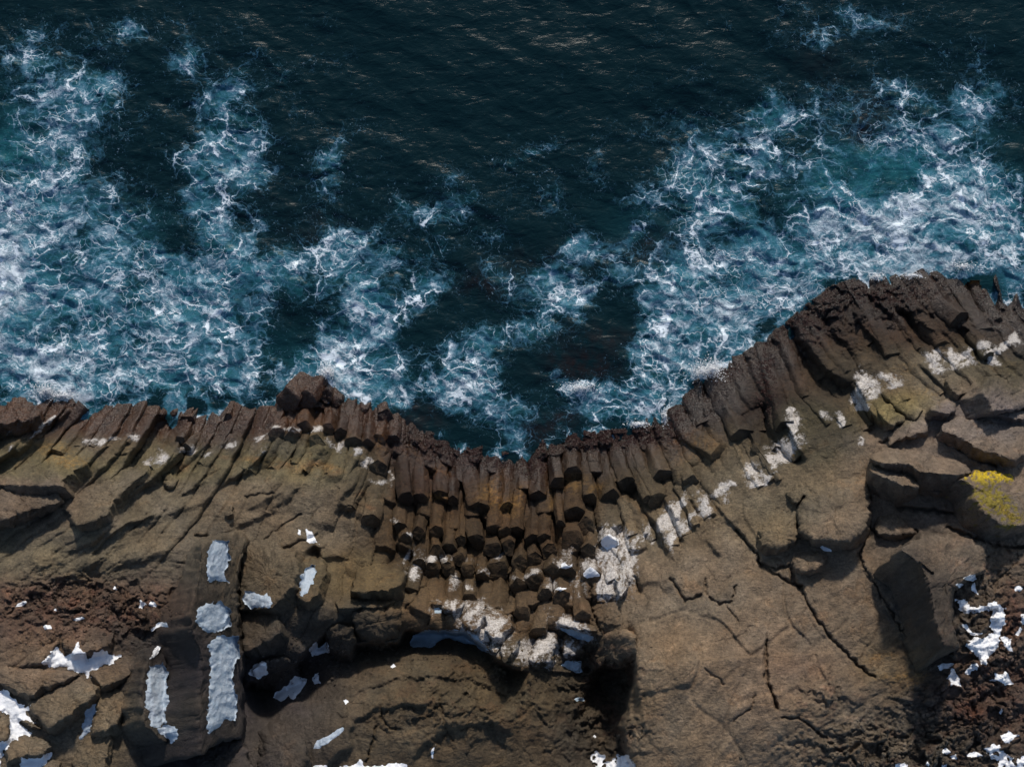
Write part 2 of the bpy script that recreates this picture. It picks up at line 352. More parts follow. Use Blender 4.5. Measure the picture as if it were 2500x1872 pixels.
# pale salt and guano crust along the splash line
FROST = [(212,1078,15,12,0.95),(243,1082,14,10,0.9),(277,1078,15,9,0.9),(325,1068,22,14,0.95,25),(95,1050,30,6,0.8,38),(130,1028,22,6,0.9,35),(20,1062,22,4,0.8,45),(35,1092,20,8,0.5,30),
 (395,1115,16,20,0.9,-30),(360,1125,16,16,0.6),(460,1098,22,16,0.95,30),(510,1115,18,10,0.6,30),(560,1078,22,9,0.75,45),(641,1070,24,12,0.95),(700,1046,26,7,0.9),(720,1046,12,10,0.7),
 (678,1046,24,7,0.9),(770,1054,18,10,0.9),(800,1033,10,8,0.8),(805,1080,14,12,0.7),(835,1085,14,18,0.9,-50),(870,1105,14,14,0.85),(895,1135,12,16,0.85),(925,1175,26,8,0.8,-15),(952,1170,5,30,0.6),
 (993,1308,18,12,0.95),(972,1275,16,14,0.7),(990,1360,22,14,0.8,30),(1010,1400,22,30,0.8),(1052,1365,20,12,0.85),(1090,1365,18,16,0.85),(1022,1340,16,18,0.5),(1105,1415,22,30,0.6),
 (1143,1362,14,12,0.7),(1178,1400,18,22,0.95),(1225,1352,34,12,0.6),(1150,1430,14,12,0.6),(1105,1480,32,18,0.684),(1150,1500,40,40,0.648),(1200,1520,42,46,0.72),(1130,1545,40,30,0.504),(1060,1480,26,30,0.432),
 (1225,1560,34,50,0.648),(1175,1560,30,20,0.504),(1290,1600,50,40,0.576),(1330,1590,40,40,0.612),(1345,1560,16,30,0.576),(1390,1580,26,26,0.8),(1400,1520,50,16,0.95,-20),(1340,1500,16,22,0.432),(1420,1550,50,14,0.7,-25),
 (1260,1410,16,10,0.6),(1300,1402,16,12,0.6),(1345,1425,26,20,0.65),(1370,1375,26,14,0.6),(1385,1345,22,22,0.55),(1437,1375,18,20,0.95),(1420,1420,24,30,0.55),(1480,1290,30,26,0.75),(1487,1325,30,22,1),
 (1490,1360,34,40,1,-20),(1530,1320,20,34,1,20),(1500,1440,34,34,1),(1475,1440,18,34,0.95),(1540,1390,20,50,0.8),(1490,1400,22,40,0.95),(1400,1460,30,14,0.4),
 (1570,1300,16,36,0.805,-20),(1590,1320,10,12,0.69),(1625,1270,14,50,0.9775,-15),(1640,1320,12,30,1.035,-10),(1655,1250,12,50,1.15,-18),(1665,1290,12,24,1.15,-20),(1690,1270,7,36,1.0925,-22),
 (1718,1230,20,34,1.0925,25),(1725,1245,16,14,1.15),(1765,1200,24,16,0.9775,25),(1775,1218,10,16,1.035,30),(1790,1180,10,8,0.92),(1830,1150,20,16,1.035,-30),(1840,1175,20,10,1.15,0),(1865,1160,18,22,0.92,30),(1880,1120,12,30,0.9775,25),
 (1900,1100,18,24,1.035,20),(1940,1030,16,22,1.0925,20),(1937,1000,7,14,1.035),(1930,1055,14,24,1.035,20),(1960,1070,26,30,0.575),(1920,1105,20,26,0.92),(2010,1015,16,16,0.9775),(2050,1020,16,16,0.805),(2055,1035,12,14,0.805),
 (2110,935,16,34,1.15,30),(2095,930,12,24,1.15),(2105,990,12,34,1.035,25),(2130,960,24,18,1.035),(2165,920,28,14,0.9775),(2180,935,24,12,0.805),(2270,880,16,26,1.15,25),(2290,905,20,18,1.0925),(2285,860,12,14,1.0925,30),
 (2325,870,22,18,1.0925),(2360,865,20,16,0.92),(2370,885,16,12,0.92),(2340,890,26,10,0.69),(2395,840,14,16,1.15),(2420,865,14,18,1.15),(2435,880,18,10,1.0925),(2450,845,34,9,1.15,35),(2480,830,20,12,1.0925),(2320,860,8,10,1.035),
 (2105,1080,12,20,0.69),(150,980,8,6,0.2),(640,1100,30,12,0.35)]
def rock_attrs(u, v, z=None):
    """linear rgb, crust amount, roughness amount"""
    u = u + 14 * perlin(u / 50, v / 50, 101) + 5 * perlin(u / 14, v / 14, 102); v = v + 14 * perlin(u / 50, v / 50, 103)
    W = np.full(u.shape, 1e-4); C = np.zeros(u.shape + (3,))
    C += 1e-4 * np.array((.12, .095, .066))
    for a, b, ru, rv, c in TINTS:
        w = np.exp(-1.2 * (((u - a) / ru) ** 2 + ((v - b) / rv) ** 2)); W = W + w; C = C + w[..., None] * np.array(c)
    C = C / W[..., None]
    g = gsum(u, v, GOLD) * np.clip(.6 + 1.2 * perlin(u / 6, v / 4, 110) + .6 * perlin(u / 18, v / 9, 111), 0, 1.3)
    C = C * (1 - .8 * g[..., None]) + .8 * g[..., None] * np.array((.30, .17, .045))
    o = gsum(u, v, ORANGE) * np.clip(.7 + .6 * perlin(u / 10, v / 6, 112), 0, 1)
    C = C * (1 - .7 * o[..., None]) + .7 * o[..., None] * np.array((.22, .105, .045))
    m = 1 + .22 * fbm(u / 60, v / 60, 3, 120) + .16 * fbm(u / 12, v / 9, 3, 125)
    C = C * np.clip(m, .55, 1.5)[..., None]
    r = perlin(u / 80, v / 80, 130)
    C = C * (1 + r[..., None] * np.array((.08, -.0, -.09)))
    _t = theta(u, v); _al = u * np.cos(_t) - v * np.sin(_t); _ac = u * np.sin(_t) + v * np.cos(_t)
    fr = gsum(u, v, FROST) * np.clip(1.0 + .75 * perlin(_ac / 9, _al / 34, 140) + .4 * perlin(u / 6, v / 5, 141), .15, 1.3)
    ro = gsum(u, v, ROUGH)
    wt_ = wetness(u, v)[..., None]; C = .9 * C * (1 - wt_ * np.array((.42, .56, .60))); C[..., 1] = np.minimum(C[..., 1], C[..., 0] * .84)
    C = C * (1 + .12 * (1 - wetness(u, v))[..., None] * np.array((1.3, 1, .75)))
    c1, c2, ci = cells((u + 9 * perlin(u / 18, v / 18, 62)) / 22, (v + 9 * perlin(u / 18, v / 18, 64)) / 16, 65)
    C = C * (1 + ro * .7 * (hash1(ci, 35) - .5))[..., None]
    C = C * (1 + (ro * .5 * (hash1(ci, 36) > .8))[..., None] * np.array((.3, -.05, -.1)))
    return C, fr, ro, wetness(u, v)

def wetness(u, v):
    return 1 - sstep(40, 140, bil(_SD, u, v) + 25 * perlin(u / 40, v / 40, 150))

def set_attrs(me, C, fr, ro, wt):
    n = len(me.vertices)
    a = me.attributes.new('tint', 'FLOAT_COLOR', 'POINT')
    a.data.foreach_set('color', np.concatenate([np.clip(C, 0, 1), np.ones((n, 1))], 1).astype(np.float32).ravel())
    me.attributes.new('crust', 'FLOAT', 'POINT').data.foreach_set('value', fr.astype(np.float32))
    me.attributes.new('wet', 'FLOAT', 'POINT').data.foreach_set('value', wt.astype(np.float32))
    me.attributes.new('cinder', 'FLOAT', 'POINT').data.foreach_set('value', ro.astype(np.float32))

def mesh_np(name, V, F, smooth=True):
    """V (n,3), F (m,4) or (m,3) int array or list of such arrays"""
    me = bpy.data.meshes.new(name)
    Fs = F if isinstance(F, list) else [F]
    Fs = [np.asarray(f, np.int32) for f in Fs if len(f)]
    me.vertices.add(len(V)); me.vertices.foreach_set('co', np.asarray(V, np.float32).ravel())
    loops = np.concatenate([f.ravel() for f in Fs]); sizes = np.concatenate([np.full(len(f), f.shape[1]) for f in Fs])
    me.loops.add(len(loops)); me.loops.foreach_set('vertex_index', loops)
    me.polygons.add(len(sizes)); me.polygons.foreach_set('loop_start', np.concatenate([[0], np.cumsum(sizes)[:-1]]).astype(np.int32))
    me.polygons.foreach_set('loop_total', sizes.astype(np.int32))
    me.update(calc_edges=True); me.validate()
    me.polygons.foreach_set('use_smooth', np.full(len(me.polygons), smooth))
    return me
def link(name, me, mat, label=None, cat=None, group=None, kind=None, parent=None):
    o = bpy.data.objects.new(name, me); COL.objects.link(o)
    if me is not None and mat is not None: me.materials.append(mat)
    if label: o['label'] = label
    if cat: o['category'] = cat
    if group: o['group'] = group
    if kind or label: o['kind'] = kind or 'thing'
    if parent: o.parent = parent
    return o
# ------------------------------------------------------------------ materials
class NT:
    def __init__(s, name):
        s.m = bpy.data.materials.new(name); s.m.use_nodes = True; s.t = s.m.node_tree; s.t.nodes.clear()
        s.out = s.n('ShaderNodeOutputMaterial')
    def n(s, ty, **k):
        nd = s.t.nodes.new(ty)
        for a, b in k.items():
            if a[0] == '_': s.set(nd, a[1:], b)
            else: setattr(nd, a, b)
        return nd
    def set(s, nd, key, val):
        inp = nd.inputs[int(key) if key.isdigit() else key.replace('_', ' ')]
        if hasattr(val, 'links') or isinstance(val, bpy.types.NodeSocket): s.t.links.new(val, inp)
        else: inp.default_value = val
    def math(s, op, a, b=None, c=None, clamp=False):
        nd = s.n('ShaderNodeMath', operation=op, use_clamp=clamp)
        for i, x in enumerate((a, b, c)):
            if x is not None: s.set(nd, str(i), x)
        return nd.outputs[0]
    def vmath(s, op, a, b=None, scale=None):
        nd = s.n('ShaderNodeVectorMath', operation=op)
        s.set(nd, '0', a)
        if b is not None: s.set(nd, '1', b)
        if scale is not None: nd.inputs[3].default_value = scale
        return nd.outputs[0]
    def noise(s, vec, scale, detail=4, rough=.5, dist=0, ty='FBM', col=False):
        nd = s.n('ShaderNodeTexNoise', noise_type=ty); s.set(nd, 'Vector', vec)
        nd.inputs['Scale'].default_value = scale; nd.inputs['Detail'].default_value = detail
        nd.inputs['Roughness'].default_value = rough; nd.inputs['Distortion'].default_value = dist
        return nd.outputs['Color' if col else 'Fac']
    def vor(s, vec, scale, feat='DISTANCE_TO_EDGE', rnd=1):
        nd = s.n('ShaderNodeTexVoronoi', feature=feat); s.set(nd, 'Vector', vec)
        nd.inputs['Scale'].default_value = scale; nd.inputs['Randomness'].default_value = rnd
        return nd.outputs['Distance']
    def mapr(s, x, a, b, c=0., d=1., smooth=False):
        nd = s.n('ShaderNodeMapRange', interpolation_type='SMOOTHSTEP' if smooth else 'LINEAR')
        for k, val in zip('01234', (x, a, b, c, d)): s.set(nd, k, val)
        return nd.outputs[0]
    def mix(s, f, a, b, mode='MIX'):
        nd = s.n('ShaderNodeMix', data_type='RGBA', blend_type=mode)
        s.set(nd, '0', f); s.set(nd, '6', a); s.set(nd, '7', b)
        return nd.outputs[2]
    def attr(s, name, out='Fac'):
        return s.n('ShaderNodeAttribute', attribute_name=name).outputs[out]

def rock_mat():
    s = NT('basalt_rock')
    pos = s.n('ShaderNodeNewGeometry').outputs['Position']
    tint = s.attr('tint', 'Color'); fr = s.attr('crust'); ro = s.attr('cinder')
    n1 = s.noise(pos, 1.6, 6, .62); n2 = s.noise(pos, 9, 5, .65); n3 = s.noise(pos, 38, 3, .6)
    mp = s.n('ShaderNodeMapping', _Vector=pos); mp.inputs['Rotation'].default_value = (0, 0, .35); mp.inputs['Scale'].default_value = (2.2, 9, 5)
    st = s.noise(mp.outputs[0], 1.0, 5, .65, 1.2)
    f = s.math('MULTIPLY', s.mapr(n1, .25, .75, .68, 1.34), s.mapr(n2, .28, .72, .66, 1.36))
    f = s.math('MULTIPLY', f, s.mapr(st, .3, .7, .78, 1.22))
    f = s.math('MULTIPLY', f, s.mapr(n3, .28, .72, .6, 1.4))
    c = s.vmath('MULTIPLY', tint, s.n('ShaderNodeCombineXYZ', _0=f, _1=f, _2=f).outputs[0])
    # dark lichen freckles and rusty patches
    sp = s.mapr(s.noise(pos, 5, 4, .75, .5), .56, .64, 0, .55, True)
    c = s.mix(sp, c, s.vmath('MULTIPLY', c, (.55, .58, .6)))
    ru = s.mapr(s.noise(pos, .8, 5, .6, .3), .56, .7, 0, .5, True)
    c = s.mix(ru, c, s.vmath('MULTIPLY', c, (1.18, .98, .8)))
    fis = s.vor(s.vmath('ADD', pos, s.vmath('SCALE', s.noise(pos, 2.2, 4, .7, col=True), scale=.9)), 1.7)
    fm = s.math('MULTIPLY', s.mapr(fis, .0, .022, 1, 0, True), s.mapr(n1, .46, .62, 0, .6, True))
    c = s.mix(fm, c, s.vmath('MULTIPLY', c, (.25, .24, .24)))
    # crust
    thr = s.math('ADD', s.math('MULTIPLY', s.mapr(s.noise(pos, 5, 7, .78, .8), .3, .7, 0, 1), .62), s.math('MULTIPLY', s.mapr(st, .3, .7, 0, 1), .35))
    cm = s.mapr(s.math('SUBTRACT', s.math('MULTIPLY', fr, 1.0), thr), -.14, .34, 0, 1, True)
    white = s.mix(s.mapr(s.noise(pos, 14, 4, .6), .3, .7), (.26, .23, .20, 1), (.68, .65, .63, 1))
    c = s.mix(cm, c, white)
    b = s.n('ShaderNodeBsdfPrincipled'); s.set(b, 'Base Color', c)
    wet = s.attr('wet'); s.set(b, 'Roughness', s.math('SUBTRACT', s.mapr(n2, .2, .8, .62, .9), s.math('MULTIPLY', wet, .46))); s.set(b, 'Specular IOR Level', s.mapr(wet, 0, 1, .3, .6))
    h = s.math('ADD', s.math('MULTIPLY', n2, .06), s.math('MULTIPLY', n3, .028))
    h = s.math('ADD', h, s.math('MULTIPLY', st, .05))
    h = s.math('SUBTRACT', h, s.math('MULTIPLY', fm, .05))
    h = s.math('ADD', h, s.math('MULTIPLY', s.math('MULTIPLY', s.noise(pos, 4, 7, .7), ro), .3))
    cr = s.vor(s.vmath('ADD', pos, s.vmath('SCALE', s.noise(pos, 1.5, 3, col=True), scale=.8)), 1.1)
    h = s.math('ADD', h, s.math('MULTIPLY', s.mapr(cr, 0, .035, 0, 1), .014))
    h = s.math('ADD', h, s.math('MULTIPLY', s.math('MULTIPLY', cm, s.noise(pos, 11, 5, .6, 1)), .05))
    bu = s.n('ShaderNodeBump'); bu.inputs['Strength'].default_value = .9; bu.inputs['Distance'].default_value = 1.0
    s.set(bu, 'Height', h); s.set(b, 'Normal', bu.outputs[0])
    s.set(s.out, '0', b.outputs[0]); return s.m

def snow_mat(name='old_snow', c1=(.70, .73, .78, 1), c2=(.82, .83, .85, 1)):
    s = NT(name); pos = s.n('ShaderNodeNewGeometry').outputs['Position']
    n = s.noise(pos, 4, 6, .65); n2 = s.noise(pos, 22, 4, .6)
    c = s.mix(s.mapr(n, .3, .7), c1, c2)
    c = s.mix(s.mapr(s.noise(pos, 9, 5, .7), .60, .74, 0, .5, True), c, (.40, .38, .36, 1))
    b = s.n('ShaderNodeBsdfPrincipled'); s.set(b, 'Base Color', c); b.inputs['Roughness'].default_value = .7
    bu = s.n('ShaderNodeBump'); bu.inputs['Distance'].default_value = 1; bu.inputs['Strength'].default_value = .7
    s.set(bu, 'Height', s.math('ADD', s.math('MULTIPLY', n, .12), s.math('MULTIPLY', n2, .03))); s.set(b, 'Normal', bu.outputs[0])
    s.set(s.out, '0', b.outputs[0]); return s.m

def sea_mat():
    s = NT('sea_water')
    pos = s.n('ShaderNodeNewGeometry').outputs['Position']
    den = s.attr('foam'); aq = s.attr('aqua'); reef = s.attr('reef'); stv = s.attr('streak')
    w1 = s.vmath('SUBTRACT', s.noise(pos, .35, 4, .55, col=True), (.5, .5, .5))
    w2 = s.vmath('SUBTRACT', s.noise(pos, 1.6, 4, .6, col=True), (.5, .5, .5))
    pA = s.vmath('ADD', s.vmath('ADD', pos, s.vmath('SCALE', w1, scale=3.4)), s.vmath('SCALE', w2, scale=.95))
    pB = s.vmath('ADD', s.vmath('ADD', pos, s.vmath('SCALE', w1, scale=2.0)), s.vmath('SCALE', w2, scale=.7))
    st_ = s.n('ShaderNodeMapping', _Vector=pB); st_.inputs['Rotation'].default_value = (0, 0, -.45); st_.inputs['Scale'].default_value = (.72, 1.25, 1); pB = st_.outputs[0]
    pC = s.vmath('ADD', s.vmath('ADD', pos, s.vmath('SCALE', w1, scale=1.2)), s.vmath('SCALE', w2, scale=.45))
    e1 = s.vor(pA, .42); e2 = s.vor(pB, 1.05); e3 = s.vor(pC, 2.7)
    patch = s.noise(pA, .30, 5, .6, .6)
    patch2 = s.noise(pB, 1.0, 5, .62, .8)
    n5 = s.noise(pC, 3.2, 5, .68, .6)
    pn = s.math('ADD', s.math('MULTIPLY', s.math('SUBTRACT', patch, .5), 1.15), s.math('MULTIPLY', s.math('SUBTRACT', patch2, .5), .85))
    loc = s.math('ADD', den, s.math('MULTIPLY', pn, s.mapr(den, 0, .5, .35, 1)))
    def web(e, wmin, wmax, lo, hi, soft=.3):
        w = s.math('MULTIPLY', s.mapr(loc, lo, hi, wmin, wmax), s.mapr(n5, .32, .68, .35, 1.6))
        r = s.math('DIVIDE', e, s.math('MAXIMUM', w, .0005))
        return s.math('MULTIPLY', s.mapr(r, .1, 1.0, 1, 0, True), s.mapr(loc, lo, lo + soft, 0, 1, True))
    # translucent sheets of foam, torn into rounded holes
    s1 = web(e1, .02, .55, .42, 1.2); s2 = web(e2, .02, .50, .38, 1.2); s3 = web(e3, .02, .5, .42, 1.2)
    sheet = s.math('MAXIMUM', s.math('MULTIPLY', s1, .60), s.math('MULTIPLY', s2, .50))
    sheet = s.math('MAXIMUM', sheet, s.math('MULTIPLY', s3, .38))
    sheet = s.math('MULTIPLY', sheet, s.mapr(s.noise(pA, .5, 4, .6, .5), .38, .6, .45, 1.15, True))
    sheet = s.math('MULTIPLY', sheet, s.mapr(s.noise(pB, 2.2, 6, .66, 1.2), .30, .62, .25, 1.0, True))
    # bright crests and threads, drawn out and joined up
    t1 = web(e1, .012, .085, .16, 1.1, .5); t2 = web(e2, .010, .085, .14, 1.1, .5); t3 = web(e3, .012, .11, .24, 1.1, .5)
    lt = s.mapr(s.noise(pA, .9, 5, .62, .8), .40, .60, .12, 1, True)
    zone = s.noise(pos, .16, 3, .6); zone2 = s.noise(s.vmath('ADD', pos, (31, 7, 0)), .22, 3, .6)
    t2 = s.math('MULTIPLY', t2, s.mapr(zone, .42, .56, .25, 1, True)); t1 = s.math('MULTIPLY', t1, s.mapr(zone2, .42, .55, .35, 1, True))
    t3 = s.math('MULTIPLY', t3, s.mapr(zone, .44, .58, 1.5, .3, True))
    thr = s.math('MAXIMUM', s.math('MULTIPLY', t1, .95), s.math('MULTIPLY', t2, .85))
    thr = s.math('MULTIPLY', s.math('MAXIMUM', thr, s.math('MULTIPLY', t3, .6)), s.math('MAXIMUM', lt, s.mapr(loc, .8, 1.2, 0, .6)))
    sm = s.n('ShaderNodeMapping', _Vector=pA); sm.inputs['Rotation'].default_value = (0, 0, -.5); sm.inputs['Scale'].default_value = (.5, 1.8, 1)
    w3 = s.noise(sm.outputs[0], 1.3, 7, .60, 1.0)
    wisp = s.math('MULTIPLY', s.mapr(w3, .52, .74, 0, 1, True), s.mapr(loc, .45, 1.1, 0, 1, True))
    m = s.math('ADD', sheet, s.math('MULTIPLY', wisp, .42))
    hole = s.mapr(s.noise(pB, 1.1, 5, .6, .3), .36, .50, .35, 1, True)
    m = s.math('MULTIPLY', m, s.math('MAXIMUM', hole, s.mapr(loc, .9, 1.3, 0, 1)))
    m = s.math('ADD', m, s.math('MULTIPLY', thr, .8), clamp=True)
    core = s.mapr(s.math('SUBTRACT', den, s.math('MULTIPLY', s.noise(pB, 1.6, 7, .72, .8), .95)), .36, .74, 0, .95, True)
    m = s.math('MAXIMUM', m, core)
    # small speckles and flecks of old foam
    sk = s.math('MULTIPLY', s.mapr(s.noise(pC, 6.5, 5, .8, .5), .57, .66, 0, .6, True), s.mapr(s.math('ADD', loc, s.math('MULTIPLY', s.noise(pB, .8, 4), .5)), .34, .62, 0, 1, True))
    m = s.math('MAXIMUM', m, sk)
    cr = s.n('ShaderNodeMapping', _Vector=pA); cr.inputs['Rotation'].default_value = (0, 0, -.5); cr.inputs['Scale'].default_value = (.6, 2.2, 1)
    fl = s.math('MULTIPLY', s.mapr(s.noise(cr.outputs[0], 1.5, 7, .78, .5), .64, .76, 0, .30, True), s.mapr(s.noise(pos, .22, 3), .4, .6, .3, 1))
    m = s.math('MAXIMUM', m, fl)
    # water
    churn = s.math('MULTIPLY', s.mapr(loc, .35, 1.05, 0, .75, True), 1.0)
    wc = s.mix(s.math('MAXIMUM', s.math('MULTIPLY', aq, s.mapr(s.noise(pA, .6, 4), .25, .65), clamp=True), churn), (.0032, .0165, .0215, 1), (.018, .125, .155, 1))
    wc = s.mix(s.math('MULTIPLY', reef, s.mapr(s.noise(pos, 1.2, 5, .7), .35, .65)), wc, (.018, .010, .010, 1))
    b = s.n('ShaderNodeBsdfPrincipled')
    s.set(b, 'Base Color', wc); b.inputs['Roughness'].default_value = .27; b.inputs['IOR'].default_value = 1.33; b.inputs['Specular IOR Level'].default_value = .2
    wv = s.n('ShaderNodeMapping', _Vector=pos); wv.inputs['Rotation'].default_value = (0, 0, -.35); wv.inputs['Scale'].default_value = (1, 2.1, 1)
    hb = s.math('ADD', s.math('MULTIPLY', s.noise(wv.outputs[0], 1.1, 6, .55, .4), .10), s.math('MULTIPLY', s.noise(wv.outputs[0], 4.5, 4, .6, .2, 'RIDGED_MULTIFRACTAL'), .006))
    bu = s.n('ShaderNodeBump'); bu.inputs['Distance'].default_value = 1; bu.inputs['Strength'].default_value = 1
    s.set(bu, 'Height', hb); s.set(b, 'Normal', bu.outputs[0])
    fo = s.n('ShaderNodeBsdfPrincipled')
    s.set(fo, 'Base Color', s.mix(s.mapr(m, .30, .92), (.13, .36, .56, 1), (.82, .91, .98, 1)))
    fo.inputs['Roughness'].default_value = .75; fo.inputs['Specular IOR Level'].default_value = .2
    bf = s.n('ShaderNodeBump'); bf.inputs['Distance'].default_value = 1; bf.inputs['Strength'].default_value = .8
    s.set(bf, 'Height', s.math('ADD', hb, s.math('MULTIPLY', m, .14))); s.set(fo, 'Normal', bf.outputs[0])
    mx = s.n('ShaderNodeMixShader'); s.set(mx, '0', s.math('MULTIPLY', m, .93)); s.set(mx, '1', b.outputs[0]); s.set(mx, '2', fo.outputs[0])
    s.set(s.out, '0', mx.outputs[0]); return s.m

def plain(name, col, rough=.6):
    s = NT(name); b = s.n('ShaderNodeBsdfPrincipled'); pos = s.n('ShaderNodeNewGeometry').outputs['Position']
    s.set(b, 'Base Color', s.mix(s.noise(pos, 8, 5, .6), tuple(c * .75 for c in col) + (1,), tuple(col) + (1,))); b.inputs['Roughness'].default_value = rough
    s.set(s.out, '0', b.outputs[0]); return s.m
ROCK = rock_mat(); SNOW = snow_mat(); SHADED_SNOW = snow_mat('shaded_snow', (.28, .36, .45, 1), (.42, .47, .54, 1)); SEA = sea_mat(); FOAMM = plain('spray_white', (.85, .87, .9))  # second snow is greyish, with the blue of shade put into its colour
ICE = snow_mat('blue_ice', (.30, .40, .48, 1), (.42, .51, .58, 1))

# ------------------------------------------------------------------ bedrock heightfield
def axis(a, b, lo, hi, st):
    core = np.arange(a, b + .01, st); l = [a]; s = st
    while l[-1] > lo: s *= 1.18; l.append(l[-1] - s)
    r = [b]; s = st
    while r[-1] < hi: s *= 1.18; r.append(r[-1] + s)
    return np.concatenate([l[:0:-1], core, r[1:]])
GU = axis(-60, 2560, -880, 3380, 2.6); GV = axis(560, 1930, 470, 2750, 2.6)
UU, VV = np.meshgrid(GU, GV)
ZZ = rock_height(UU, VV)
def gz(u, v):
    """bedrock height looked up on the finished grid"""
    u = np.asarray(u, float); v = np.asarray(v, float)
    i = np.clip(np.searchsorted(GU, u) - 1, 0, len(GU) - 2); j = np.clip(np.searchsorted(GV, v) - 1, 0, len(GV) - 2)
    fx = (u - GU[i]) / (GU[i + 1] - GU[i]); fy = (v - GV[j]) / (GV[j + 1] - GV[j])
    return (ZZ[j, i] * (1 - fx) + ZZ[j, i + 1] * fx) * (1 - fy) + (ZZ[j + 1, i] * (1 - fx) + ZZ[j + 1, i + 1] * fx) * fy
def grid_faces(nu, nv, keep=None):
    idx = np.arange(nu * nv).reshape(nv, nu)
    F = np.stack([idx[1:, :-1], idx[1:, 1:], idx[:-1, 1:], idx[:-1, :-1]], -1).reshape(-1, 4)
    return F if keep is None else F[keep.reshape(-1)]
def compact(V, F, *arrs):
    used = np.unique(F); mp = np.full(len(V), -1); mp[used] = np.arange(len(used))
    return (V[used], mp[F]) + tuple(a[used] for a in arrs)
def build_ground():
    keep = (ZZ[:-1, :-1] > -2.6) | (ZZ[1:, 1:] > -2.6)
    F = grid_faces(len(GU), len(GV), keep)
    V = P(UU, VV, ZZ).reshape(-1, 3)
    V, F, u, v = compact(V, F, UU.ravel(), VV.ravel())
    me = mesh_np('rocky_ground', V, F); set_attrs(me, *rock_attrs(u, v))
    link('rocky_ground', me, ROCK, kind='structure')
build_ground()

